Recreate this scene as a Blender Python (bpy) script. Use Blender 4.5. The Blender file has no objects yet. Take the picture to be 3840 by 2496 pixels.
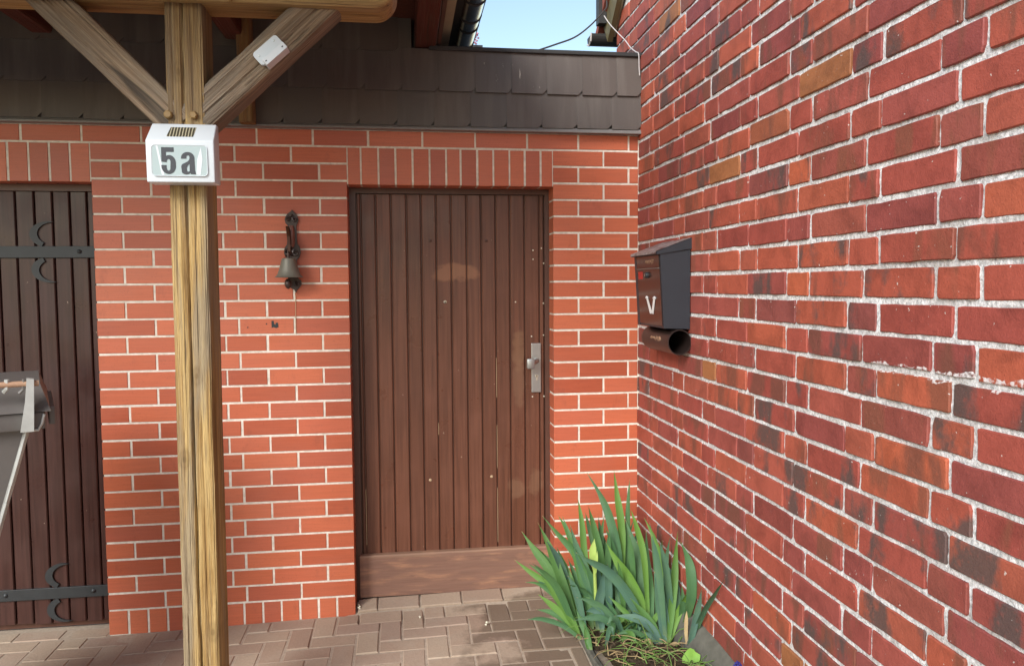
import bpy, bmesh, math, random
from mathutils import Vector, Matrix, noise

# ------------------------------------------------------------------ camera, sky, sun, exposure
scene = bpy.context.scene
COL = scene.collection
CAM = Vector((-1.1535, -3.6976, 1.3619))
YAW, PITCH, ROLL, FPX = 0.1388, -0.0617, -0.0073, 2897.57
_f = Vector((math.sin(YAW)*math.cos(PITCH), math.cos(YAW)*math.cos(PITCH), math.sin(PITCH)))
_r0 = Vector((math.cos(YAW), -math.sin(YAW), 0.0)); _u0 = _r0.cross(_f)
_r = math.cos(ROLL)*_r0 + math.sin(ROLL)*_u0
_u = -math.sin(ROLL)*_r0 + math.cos(ROLL)*_u0
cd = bpy.data.cameras.new('camera'); cam = bpy.data.objects.new('camera', cd); COL.objects.link(cam)
cam.matrix_world = Matrix(((_r.x, _u.x, -_f.x, CAM.x), (_r.y, _u.y, -_f.y, CAM.y), (_r.z, _u.z, -_f.z, CAM.z), (0, 0, 0, 1)))
cd.sensor_width = 36.0; cd.lens = 36.0*FPX/3840.0; cd.clip_start = 0.05; cd.clip_end = 2000.0
scene.camera = cam

SUN_DIR = Vector((-0.50, -0.69, 0.53)).normalized()          # towards the sun: behind and left of the camera, high
world = bpy.data.worlds.new('World'); scene.world = world; world.use_nodes = True
wn = world.node_tree.nodes; wl = world.node_tree.links; wn.clear()
sky = wn.new('ShaderNodeTexSky'); sky.sky_type = 'NISHITA'; sky.sun_disc = False
sky.sun_elevation = math.asin(SUN_DIR.z); sky.sun_rotation = math.atan2(SUN_DIR.x, SUN_DIR.y)
sky.altitude = 50.0; sky.air_density = 1.25; sky.dust_density = 0.7; sky.ozone_density = 0.5
bgn = wn.new('ShaderNodeBackground'); bgn.inputs['Strength'].default_value = 0.080
wo = wn.new('ShaderNodeOutputWorld'); wl.new(sky.outputs[0], bgn.inputs['Color']); wl.new(bgn.outputs[0], wo.inputs['Surface'])
sd = bpy.data.lights.new('sun', 'SUN'); sd.energy = 1.5; sd.angle = math.radians(30.0); sd.color = (1.0, 0.99, 0.975)
sun = bpy.data.objects.new('sun', sd); COL.objects.link(sun)
sun.rotation_euler = SUN_DIR.to_track_quat('Z', 'Y').to_euler(); sun.location = (-4, -6, 8)
vs = scene.view_settings; vs.view_transform = 'Standard'; vs.look = 'None'; vs.exposure = 1.55; vs.gamma = 1.0; vs.use_curve_mapping = False
scene.cycles.max_bounces = 5; scene.cycles.diffuse_bounces = 3; scene.cycles.glossy_bounces = 2; scene.cycles.transmission_bounces = 2

RNG = random.Random(7)

# ------------------------------------------------------------------ object helpers
def prop(o, label=None, cat=None, group=None, kind=None):
    if label: o['label'] = label
    if cat: o['category'] = cat
    if group: o['group'] = group
    if kind: o['kind'] = kind
    return o
def thing(name, label, cat, loc=(0, 0, 0), group=None):
    o = bpy.data.objects.new(name, None); o.location = loc; o.empty_display_size = 0.1
    COL.objects.link(o); prop(o, label, cat, group); return o
def wpos(o):
    p = Vector(o.location)
    while o.parent: o = o.parent; p = p + Vector(o.location)
    return p
def attach(o, parent):
    if parent is None: return
    o.parent = parent; o.location = Vector(o.location) - wpos(parent)
def mdata(name, verts, faces, mat, smooth=False):
    me = bpy.data.meshes.new(name); me.from_pydata([tuple(v) for v in verts], [], faces); me.update()
    if mat: me.materials.append(mat)
    if smooth:
        for p in me.polygons: p.use_smooth = True
    return me
def mobj(name, me, parent=None, loc=(0, 0, 0), rot=None):
    o = bpy.data.objects.new(name, me); o.location = loc
    if rot: o.rotation_euler = rot
    COL.objects.link(o); attach(o, parent); return o
class MB:
    """collects geometry for one mesh"""
    def __init__(s): s.v = []; s.f = []
    def add(s, vs, fs):
        n = len(s.v); s.v += [Vector(v) for v in vs]; s.f += [[i+n for i in f] for f in fs]; return s
    def box(s, a, b, bev=0.0):
        x0, y0, z0 = a; x1, y1, z1 = b
        if not bev:
            return s.add([(x0, y0, z0), (x1, y0, z0), (x1, y1, z0), (x0, y1, z0), (x0, y0, z1), (x1, y0, z1), (x1, y1, z1), (x0, y1, z1)],
                  [(3, 2, 1, 0), (4, 5, 6, 7), (0, 1, 5, 4), (1, 2, 6, 5), (2, 3, 7, 6), (3, 0, 4, 7)])
        bm = bmesh.new(); bmesh.ops.create_cube(bm, size=1.0)
        for v in bm.verts: v.co = Vector(((x0+x1)/2+v.co.x*(x1-x0), (y0+y1)/2+v.co.y*(y1-y0), (z0+z1)/2+v.co.z*(z1-z0)))
        bmesh.ops.bevel(bm, geom=bm.edges[:], offset=bev, segments=2, profile=0.6, affect='EDGES')
        bm.verts.index_update(); vs = [v.co.copy() for v in bm.verts]; fs = [[v.index for v in f.verts] for f in bm.faces]; bm.free()
        return s.add(vs, fs)
    def prism(s, poly, d0, d1, axis='y'):
        """polygon in the plane across axis, extruded from d0 to d1"""
        n = len(poly)
        def P(p, d): return {'y': (p[0], d, p[1]), 'x': (d, p[0], p[1]), 'z': (p[0], p[1], d)}[axis]
        vs = [P(p, d0) for p in poly]+[P(p, d1) for p in poly]
        return s.add(vs, [list(range(n)), list(range(2*n-1, n-1, -1))]+[[(i+1) % n, i, n+i, n+(i+1) % n] for i in range(n)])
    def tube(s, pts, rad, n=8, cap=True):
        pts = [Vector(p) for p in pts]; m = len(pts); rad = rad if isinstance(rad, (list, tuple)) else [rad]*m
        base = len(s.v); ref = None
        for i, p in enumerate(pts):
            t = (pts[min(i+1, m-1)]-pts[max(i-1, 0)]).normalized()
            if ref is None: ref = t.orthogonal().normalized()
            ref = (ref-t*ref.dot(t)).normalized(); b = t.cross(ref)
            for k in range(n):
                a = 2*math.pi*k/n; s.v.append(p+(ref*math.cos(a)+b*math.sin(a))*rad[i])
        for i in range(m-1):
            for k in range(n):
                a = base+i*n+k; b_ = base+i*n+(k+1) % n; s.f.append([a, b_, b_+n, a+n])
        if cap: s.f.append([base+k for k in range(n)][::-1]); s.f.append([base+(m-1)*n+k for k in range(n)])
        return s
    def lathe(s, prof, c, n=24, axis='z'):
        base = len(s.v); c = Vector(c)
        for r, h in prof:
            for k in range(n):
                a = 2*math.pi*k/n; x, y = r*math.cos(a), r*math.sin(a)
                s.v.append(c+Vector({'z': (x, y, h), 'y': (x, h, y), 'x': (h, x, y)}[axis]))
        for i in range(len(prof)-1):
            for k in range(n):
                a = base+i*n+k; b = base+i*n+(k+1) % n; s.f.append([a, b, b+n, a+n])
        return s
    def xf(s, M):
        s.v = [M @ v for v in s.v]; return s
    def build(s, name, mat, parent=None, smooth=False, fix=True):
        me = mdata(name, s.v, s.f, mat, smooth)
        if fix:
            bm = bmesh.new(); bm.from_mesh(me); bmesh.ops.recalc_face_normals(bm, faces=bm.faces[:]); bm.to_mesh(me); bm.free()
        if smooth: me.set_sharp_from_angle(angle=math.radians(38))
        if parent is not None:
            w = wpos(parent)
            for v in me.vertices: v.co -= w
        o = bpy.data.objects.new(name, me); COL.objects.link(o)
        if parent is not None: o.parent = parent
        return o
def fbm(x, y, z=0.0, oct=3):
    v = 0.0; a = 0.5; p = Vector((x, y, z))
    for _ in range(oct): v += a*noise.noise(p); p = p*2.03; a *= 0.5
    return v

# ------------------------------------------------------------------ material helpers
class NT:
    def __init__(s, name, rough=0.7, spec=0.4):
        s.m = bpy.data.materials.new(name); s.m.use_nodes = True; s.t = s.m.node_tree; s.n = s.t.nodes; s.l = s.t.links
        s.p = s.n['Principled BSDF']; s.p.inputs['Roughness'].default_value = rough; s.p.inputs['Specular IOR Level'].default_value = spec
        s.tc = s.n.new('ShaderNodeTexCoord'); s.oi = s.n.new('ShaderNodeObjectInfo'); s.geo = s.n.new('ShaderNodeNewGeometry')
    def put(s, sock, v):
        if hasattr(v, 'is_output') or isinstance(v, bpy.types.NodeSocket): s.l.new(v, sock)
        elif isinstance(v, (tuple, list)) and len(v) == 3 and sock.type == 'RGBA': sock.default_value = (*v, 1)
        else: sock.default_value = v
    def math(s, op, a, b=0.0, c=0.0):
        n = s.n.new('ShaderNodeMath'); n.operation = op
        for i, v in enumerate((a, b, c)): s.put(n.inputs[i], v)
        return n.outputs[0]
    def vmath(s, op, a, b=(0, 0, 0)):
        n = s.n.new('ShaderNodeVectorMath'); n.operation = op; s.put(n.inputs[0], a); s.put(n.inputs[1], b); return n.outputs[0]
    def coord(s, scale=(1, 1, 1), src=None, shift=True):
        v = src or s.tc.outputs['Object']
        if shift:   # every object its own piece of the pattern
            k = s.math('MULTIPLY', s.oi.outputs['Random'], 37.0)
            c = s.n.new('ShaderNodeCombineXYZ')
            for i in range(3): s.l.new(k, c.inputs[i])
            v = s.vmath('ADD', v, c.outputs[0])
        return s.vmath('MULTIPLY', v, scale)
    def noise(s, vec, scale=5.0, detail=4.0, rough=0.55, dist=0.0):
        n = s.n.new('ShaderNodeTexNoise'); s.put(n.inputs['Vector'], vec); n.inputs['Scale'].default_value = scale
        n.inputs['Detail'].default_value = detail; n.inputs['Roughness'].default_value = rough; n.inputs['Distortion'].default_value = dist
        return n.outputs['Fac']
    def ramp(s, fac, stops):
        n = s.n.new('ShaderNodeValToRGB'); s.put(n.inputs[0], fac); e = n.color_ramp.elements
        while len(e) < len(stops): e.new(0.5)
        for i, (p, c) in enumerate(stops):
            e[i].position = p; e[i].color = (*c, 1) if isinstance(c, (tuple, list)) else (c, c, c, 1)
        return n.outputs[0]
    def mix(s, fac, a, b, mode='MIX'):
        n = s.n.new('ShaderNodeMix'); n.data_type = 'RGBA'; n.blend_type = mode
        s.put(n.inputs[0], fac); s.put(n.inputs[6], a); s.put(n.inputs[7], b); return n.outputs[2]
    def scalev(s, col, k):
        n = s.n.new('ShaderNodeMix'); n.data_type = 'RGBA'; n.blend_type = 'MULTIPLY'; n.inputs[0].default_value = 1.0
        s.put(n.inputs[6], col); c = s.n.new('ShaderNodeCombineColor')
        for i in range(3): s.put(c.inputs[i], k)
        s.l.new(c.outputs[0], n.inputs[7]); return n.outputs[2]
    def rnd(s, salt):
        return s.math('FRACT', s.math('MULTIPLY', s.oi.outputs['Random'], salt))
    def bump(s, h, strength=0.3, dist=0.01):
        n = s.n.new('ShaderNodeBump'); n.inputs['Strength'].default_value = strength; n.inputs['Distance'].default_value = dist
        s.put(n.inputs['Height'], h); s.l.new(n.outputs[0], s.p.inputs['Normal']); return s
    def col(s, c): s.put(s.p.inputs['Base Color'], c); return s
    def rough(s, r): s.put(s.p.inputs['Roughness'], r); return s
    def sep(s, v):
        n = s.n.new('ShaderNodeSeparateXYZ'); s.put(n.inputs[0], v); return n.outputs
def plain(name, c, rough=0.6, spec=0.4, metal=0.0, var=0.12, nscale=18.0):
    t = NT(name, rough, spec); t.p.inputs['Metallic'].default_value = metal
    f = t.noise(t.coord(), nscale, 4)
    t.col(t.mix(f, tuple(x*(1-var) for x in c), tuple(min(1, x*(1+var)) for x in c)))
    t.bump(f, 0.08, 0.004); return t.m

# ------------------------------------------------------------------ materials
def m_clinker():
    t = NT('clinker_brick', 0.42, 0.45)
    base = t.ramp(t.oi.outputs['Random'], [(0.0, (0.37, 0.080, 0.037)), (0.3, (0.46, 0.108, 0.049)), (0.55, (0.53, 0.138, 0.064)), (0.8, (0.48, 0.118, 0.060)), (1.0, (0.40, 0.094, 0.050))])
    st = t.noise(t.coord((2.2, 2.2, 55.0)), 3.0, 5)
    sp = t.noise(t.coord(), 160.0, 3)
    c = t.mix(t.ramp(st, [(0.35, 0.0), (0.75, 1.0)]), base, t.scalev(base, 1.16))
    c = t.mix(t.ramp(sp, [(0.60, 0.0), (0.72, 0.35)]), c, (0.22, 0.05, 0.03))
    # grey weathering film, patchy
    fl = t.noise(t.coord((1.4, 1, 2.0), t.geo.outputs['Position'], False), 2.2, 4)
    c = t.mix(t.ramp(fl, [(0.45, 0.0), (0.8, 0.16)]), c, (0.36, 0.18, 0.14))
    sm = t.noise(t.coord((1, 1, 0.5), t.geo.outputs['Position'], False), 11.0, 5, 0.65); c = t.mix(t.ramp(sm, [(0.60, 0.0), (0.74, 0.35)]), c, (0.20, 0.06, 0.038))
    t.col(c); t.bump(t.math('ADD', sp, t.math('MULTIPLY', st, 0.6)), 0.16, 0.003); return t.m
def m_clinker_mortar():
    t = NT('clinker_mortar', 0.9, 0.15)
    a = t.noise(t.coord(), 45.0, 6); b = t.noise(t.coord(), 4.0, 3)
    c = t.mix(t.ramp(a, [(0.3, 0.0), (0.7, 1.0)]), (0.62, 0.56, 0.47), (0.85, 0.79, 0.69))
    c = t.mix(t.ramp(b, [(0.45, 0.0), (0.8, 0.30)]), c, (0.44, 0.34, 0.26))
    t.col(c); t.bump(a, 0.5, 0.004); return t.m
def m_old_brick():
    t = NT('old_brick', 0.62, 0.35)
    base = t.ramp(t.oi.outputs['Random'], [(0.0, (0.36, 0.080, 0.052)), (0.22, (0.30, 0.064, 0.048)), (0.40, (0.41, 0.096, 0.050)), (0.55, (0.24, 0.056, 0.049)), (0.68, (0.33, 0.078, 0.058)), (0.80, (0.44, 0.105, 0.049)), (0.90, (0.24, 0.066, 0.056)), (0.978, (0.30, 0.070, 0.045)), (0.982, (0.33, 0.125, 0.050)), (1.0, (0.33, 0.13, 0.05))])
    co = t.coord()
    n1 = t.noise(co, 9.0, 4, 0.6, 0.6); n2 = t.noise(t.vmath('ADD', co, (11.3, 4.1, 7.7)), 13.0, 5, 0.6, 1.0); n3 = t.noise(co, 260.0, 3); n4 = t.noise(co, 60.0, 5)
    c = t.mix(t.ramp(n1, [(0.42, 0.0), (0.66, 0.75)]), base, t.scalev(base, 0.62))
    has_b = t.ramp(t.rnd(91.7), [(0.50, 0.0), (0.60, 1.0)])
    band = t.noise(t.coord((1, 1, 0.30)), 12.0, 3, 0.5, 0.3)
    c = t.mix(t.math('MULTIPLY', t.ramp(band, [(0.50, 0.0), (0.60, 0.75)]), has_b), c, t.mix(t.rnd(17.9), (0.13, 0.054, 0.038), (0.20, 0.070, 0.040)))
    has_d = t.ramp(t.rnd(53.3), [(0.72, 0.0), (0.75, 1.0)])
    dk = t.noise(t.vmath('ADD', t.coord((1, 1, 0.42)), (3.3, 9.1, 1.7)), 10.0, 4, 0.5, 0.2)
    dk2 = t.math('ADD', dk, t.math('MULTIPLY', t.math('SUBTRACT', n4, 0.5), 0.16))
    c = t.mix(t.math('MULTIPLY', t.ramp(dk2, [(0.51, 0.0), (0.61, 0.85)]), has_d), c, (0.075, 0.060, 0.054))
    c = t.mix(t.ramp(n4, [(0.58, 0.0), (0.85, 0.5)]), c, t.scalev(base, 1.25))
    pit = t.noise(co, 340.0, 2); c = t.mix(t.ramp(pit, [(0.66, 0.0), (0.72, 0.7)]), c, t.scalev(base, 0.35))
    # lime bloom and specks
    sp = t.noise(t.coord((1, 1, 1)), 75.0, 2)
    c = t.mix(t.ramp(sp, [(0.735, 0.0), (0.76, 0.75)]), c, (0.62, 0.56, 0.5))
    pos = t.sep(t.geo.outputs['Position'])
    band = t.math('ABSOLUTE', t.math('SUBTRACT', t.math('ADD', pos[2], t.math('MULTIPLY', t.noise(t.coord((1, 1, 1), t.geo.outputs['Position'], False), 14.0, 3), 0.05)), 1.185))
    near = t.ramp(pos[1], [(0.0, 0.0), (1.0, 0.0)])
    lm = t.math('MULTIPLY', t.math('LESS_THAN', band, 0.011), t.math('LESS_THAN', pos[1], -1.93))
    lm = t.math('MULTIPLY', lm, t.ramp(t.noise(t.coord((1, 1, 1), t.geo.outputs['Position'], False), 90.0, 4), [(0.42, 0.0), (0.58, 0.85)]))
    c = t.mix(lm, c, (0.72, 0.68, 0.66))
    t.col(c); t.bump(t.math('ADD', n3, t.math('MULTIPLY', n4, 2.0)), 0.28, 0.004); return t.m
def m_old_mortar():
    t = NT('lime_mortar', 0.95, 0.1)
    co = t.coord(); a = t.noise(co, 95.0, 6, 0.7); b = t.noise(co, 9.0, 4); d = t.noise(co, 210.0, 3)
    c = t.mix(t.ramp(a, [(0.34, 0.0), (0.60, 1.0)]), (0.32, 0.315, 0.305), (0.80, 0.79, 0.775))
    c = t.mix(t.ramp(b, [(0.46, 0.0), (0.70, 0.55)]), c, (0.36, 0.325, 0.29))
    c = t.mix(t.ramp(d, [(0.67, 0.0), (0.74, 0.6)]), c, (0.14, 0.13, 0.12))
    e = t.noise(co, 26.0, 5, 0.6); c = t.mix(t.ramp(e, [(0.56, 0.0), (0.70, 0.6)]), c, (0.36, 0.35, 0.34))
    t.col(c); t.bump(t.math('ADD', a, t.math('MULTIPLY', d, 0.4)), 0.6, 0.005); return t.m
def m_wood(name, cols, streak=(0.12, 0.085, 0.055), grey=(0.30, 0.27, 0.22), greyf=0.5, stain=None, rough=0.8, knots=(), top_shade=False):
    """weathered timber, grain along local Z"""
    t = NT(name, rough, 0.2)
    g1 = t.noise(t.coord((40, 40, 1.4)), 1.0, 8, 0.68, 0.7); g2 = t.noise(t.coord((210, 210, 3.2)), 1.0, 5, 0.65, 0.3); g3 = t.noise(t.coord((9, 9, 1.0)), 1.0, 5, 0.65, 0.8); g4 = t.noise(t.coord((75, 75, 1.1)), 1.0, 4, 0.6, 0.5)
    c = t.ramp(g1, [(0.30, cols[0]), (0.46, cols[1]), (0.58, cols[2]), (0.72, cols[1])])
    c = t.mix(t.ramp(g3, [(0.45, 0.0), (0.58, greyf)]), c, grey)
    c = t.mix(t.ramp(g2, [(0.34, 0.75), (0.46, 0.0)]), c, streak)
    c = t.mix(t.ramp(g4, [(0.315, 0.9), (0.355, 0.0)]), c, (0.045, 0.032, 0.020))     # drying cracks
    c = t.mix(t.ramp(g2, [(0.60, 0.0), (0.72, 0.5)]), c, tuple(min(1.0, q*1.25+0.03) for q in cols[2]))
    if stain:
        st = t.noise(t.coord((14, 14, 1.6)), 1.0, 4, 0.55, 0.6)
        c = t.mix(t.ramp(st, [(stain, 0.0), (stain+0.09, 0.85)]), c, (0.045, 0.038, 0.032))
    if top_shade:
        zz = t.sep(t.tc.outputs['Object'])[2]; c = t.mix(t.ramp(t.math('ADD', t.math('SUBTRACT', zz, 2.1), t.math('MULTIPLY', t.math('SUBTRACT', g3, 0.5), 0.3)), [(0.0, 0.0), (0.08, 0.6)]), c, t.mix(g1, (0.05, 0.033, 0.02), (0.26, 0.17, 0.10)))  # shade under the carport roof, painted into the post top as darker brown
    for kx, kz in knots:
        s_ = t.sep(t.tc.outputs['Object']); d = t.math('SQRT', t.math('ADD', t.math('POWER', t.math('SUBTRACT', s_[0], kx), 2.0), t.math('POWER', t.math('MULTIPLY', t.math('SUBTRACT', s_[2], kz), 0.55), 2.0)))
        d = t.math('ADD', d, t.math('MULTIPLY', t.math('SUBTRACT', g3, 0.5), 0.012))
        c = t.mix(t.ramp(d, [(0.0, 0.55), (0.005, 0.6), (0.009, 0.1), (0.014, 0.4), (0.024, 0.0)]), c, (0.13, 0.078, 0.035))
    t.col(c); t.bump(t.math('ADD', t.math('ADD', g1, t.math('MULTIPLY', g2, 0.8)), t.math('MULTIPLY', g4, 0.8)), 1.0, 0.009); return t.m
def m_plank(name, base, worn=True):
    """brown glossy paint over boards, grain along world Z"""
    t = NT(name, 0.42, 0.38); P = t.geo.outputs['Position']
    g = t.noise(t.coord((70, 70, 2.2)), 1.0, 5); f = t.noise(t.coord((1, 1, 1)), 6.0, 4)
    b = t.scalev(base, t.math('ADD', 0.90, t.math('MULTIPLY', t.oi.outputs['Random'], 0.22)))
    c = t.mix(t.ramp(g, [(0.40, 0.0), (0.62, 0.75)]), b, t.scalev(base, 0.58))
    w2 = t.noise(t.coord((240, 240, 5.0)), 1.0, 3); c = t.mix(t.ramp(w2, [(0.55, 0.0), (0.7, 0.25)]), c, t.scalev(base, 1.35))
    c = t.mix(t.ramp(f, [(0.5, 0.0), (0.8, 0.35)]), c, t.scalev(base, 1.3))
    if worn:
        s = t.sep(P); nz = t.noise(t.coord((5, 1, 9), P, False), 2.2, 6, 0.62)
        def ell(cx, cz, rx, rz, soft=0.45, wob=3.2):
            a = t.math('POWER', t.math('DIVIDE', t.math('SUBTRACT', s[0], cx), rx), 2.0)
            q = t.math('POWER', t.math('DIVIDE', t.math('SUBTRACT', s[2], cz), rz), 2.0)
            d = t.math('ADD', t.math('ADD', a, q), t.math('MULTIPLY', t.math('SUBTRACT', nz, 0.5), wob))
            return t.ramp(d, [(max(0.0, 0.8-soft), 1.0), (0.98, 0.0)])
        bare = (0.36, 0.165, 0.085)
        c = t.mix(t.math('MULTIPLY', ell(-0.905, 1.424, 0.135, 0.046, 0.30, 3.0), 0.50), c, bare)
        c = t.mix(t.math('MULTIPLY', ell(-0.585, 1.04, 0.038, 0.11), 0.5), c, (0.24, 0.13, 0.07))
        c = t.mix(t.math('MULTIPLY', ell(-0.585, 0.86, 0.036, 0.13), 0.42), c, (0.22, 0.12, 0.07))
        c = t.mix(t.math('MULTIPLY', ell(-0.60, 0.34, 0.05, 0.06), 0.35), c, (0.26, 0.15, 0.09))
        c = t.mix(t.math('MULTIPLY', ell(-0.50, 0.36, 0.045, 0.075), 0.32), c, (0.26, 0.15, 0.09))
    ch = t.noise(t.coord((1, 1, 0.6), P, False), 70.0, 2)
    c = t.mix(t.ramp(ch, [(0.755, 0.0), (0.77, 0.7)]), c, (0.55, 0.42, 0.32))
    t.col(c); t.rough(t.ramp(f, [(0.3, 0.26), (0.7, 0.44)])); t.bump(t.math('ADD', g, t.math('MULTIPLY', f, 0.5)), 0.22, 0.003); return t.m
def m_shingle():
    t = NT('fibre_cement', 0.50, 0.65)
    b = t.ramp(t.oi.outputs['Random'], [(0.0, (0.082, 0.064, 0.053)), (0.5, (0.094, 0.075, 0.062)), (1.0, (0.080, 0.068, 0.060))])
    s = t.noise(t.coord((16, 16, 1.6)), 1.0, 5); f = t.noise(t.coord(), 220.0, 2)
    c = t.mix(t.ramp(s, [(0.5, 0.0), (0.72, 0.6)]), b, (0.14, 0.122, 0.105))
    s2 = t.noise(t.coord((26, 1, 2.2), t.geo.outputs['Position'], False), 1.0, 5, 0.65); c = t.mix(t.ramp(s2, [(0.54, 0.0), (0.70, 0.5)]), c, (0.055, 0.043, 0.036))
    P = t.sep(t.geo.outputs['Position'])
    dr = t.noise(t.coord((34, 1, 5), t.geo.outputs['Position'], False), 1.6, 5, 0.7)
    zone = t.math('MULTIPLY', t.math('GREATER_THAN', P[0], -0.79), t.math('LESS_THAN', P[0], -0.50))
    zone = t.math('MULTIPLY', zone, t.math('MULTIPLY', t.math('GREATER_THAN', P[2], 2.27), t.math('LESS_THAN', P[2], 2.40)))
    c = t.mix(t.math('MULTIPLY', zone, t.ramp(dr, [(0.62, 0.0), (0.66, 0.8)])), c, (0.62, 0.58, 0.48))
    t.col(c); t.bump(f, 0.2, 0.002); return t.m
def m_paver():
    t = NT('concrete_paver', 0.85, 0.2); P = t.geo.outputs['Position']
    b = t.ramp(t.oi.outputs['Random'], [(0.0, (0.345, 0.245, 0.180)), (0.4, (0.395, 0.297, 0.218)), (0.7, (0.43, 0.338, 0.248)), (1.0, (0.365, 0.266, 0.202))])
    n = t.noise(t.coord(), 85.0, 5, 0.65); w = t.noise(t.coord((1, 1, 1), P, False), 5.0, 5, 0.6)
    c = t.mix(t.ramp(n, [(0.42, 0.0), (0.72, 0.4)]), b, t.scalev(b, 0.7))
    c = t.mix(t.ramp(w, [(0.5, 0.0), (0.72, 0.45)]), c, (0.42, 0.36, 0.28))
    s = t.sep(P)   # wet, earthy stain spreading from the flower bed
    edge = t.math('ADD', t.math('SUBTRACT', s[0], -0.89), t.math('MULTIPLY', t.math('SUBTRACT', w, 0.5), 0.9))
    edge = t.math('SUBTRACT', edge, t.math('MULTIPLY', t.math('MAXIMUM', t.math('ADD', s[1], 0.03), 0.0), 5.0))
    c = t.mix(t.ramp(edge, [(0.0, 0.0), (0.14, 0.75)]), c, (0.140, 0.098, 0.066))
    t.col(c); t.bump(n, 0.4, 0.004); return t.m
def m_soil():
    t = NT('soil', 0.95, 0.1); n = t.noise(t.coord(), 60.0, 6, 0.7); v = t.noise(t.coord(), 9.0, 4)
    c = t.mix(t.ramp(n, [(0.35, 0.0), (0.7, 1.0)]), (0.030, 0.021, 0.014), (0.105, 0.075, 0.048))
    c = t.mix(t.ramp(v, [(0.5, 0.0), (0.75, 0.4)]), c, (0.06, 0.07, 0.03))
    t.col(c); t.bump(n, 1.0, 0.012); return t.m
def m_leaf():
    t = NT('iris_leaf', 0.55, 0.3); at = t.n.new('ShaderNodeAttribute'); at.attribute_type = 'OBJECT'; at.attribute_name = 'tint'
    c = t.ramp(at.outputs['Fac'], [(0.0, (0.105, 0.20, 0.165)), (0.25, (0.085, 0.185, 0.10)), (0.5, (0.085, 0.20, 0.065)), (0.8, (0.15, 0.30, 0.055)), (1.0, (0.22, 0.40, 0.06))])
    uv = t.n.new('ShaderNodeUVMap'); uv.uv_map = 'uv'
    g = t.noise(t.vmath('MULTIPLY', uv.outputs[0], (60.0, 1.6, 1.0)), 1.0, 3); lo = t.noise(t.coord(), 7.0, 3)
    c = t.mix(t.ramp(g, [(0.42, 0.0), (0.62, 0.6)]), c, t.scalev(c, 0.66))
    c = t.mix(t.ramp(lo, [(0.45, 0.0), (0.75, 0.35)]), c, (0.17, 0.30, 0.08))
    vv = t.sep(uv.outputs[0])
    c = t.mix(t.ramp(vv[1], [(0.0, 0.55), (0.12, 0.0)]), c, (0.30, 0.33, 0.14))
    tipn = t.math('ADD', vv[1], t.math('MULTIPLY', t.rnd(29.3), 0.035)); c = t.mix(t.ramp(tipn, [(0.975, 0.0), (1.0, 0.9)]), c, (0.34, 0.25, 0.12))
    t.col(c); t.bump(g, 0.25, 0.002)
    t.p.inputs['Transmission Weight'].default_value = 0.0
    tr = t.n.new('ShaderNodeBsdfTranslucent'); t.put(tr.inputs['Color'], c); mx = t.n.new('ShaderNodeMixShader'); mx.inputs[0].default_value = 0.28
    t.l.new(t.p.outputs[0], mx.inputs[1]); t.l.new(tr.outputs[0], mx.inputs[2]); t.l.new(mx.outputs[0], t.n['Material Output'].inputs['Surface']); return t.m

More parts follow.
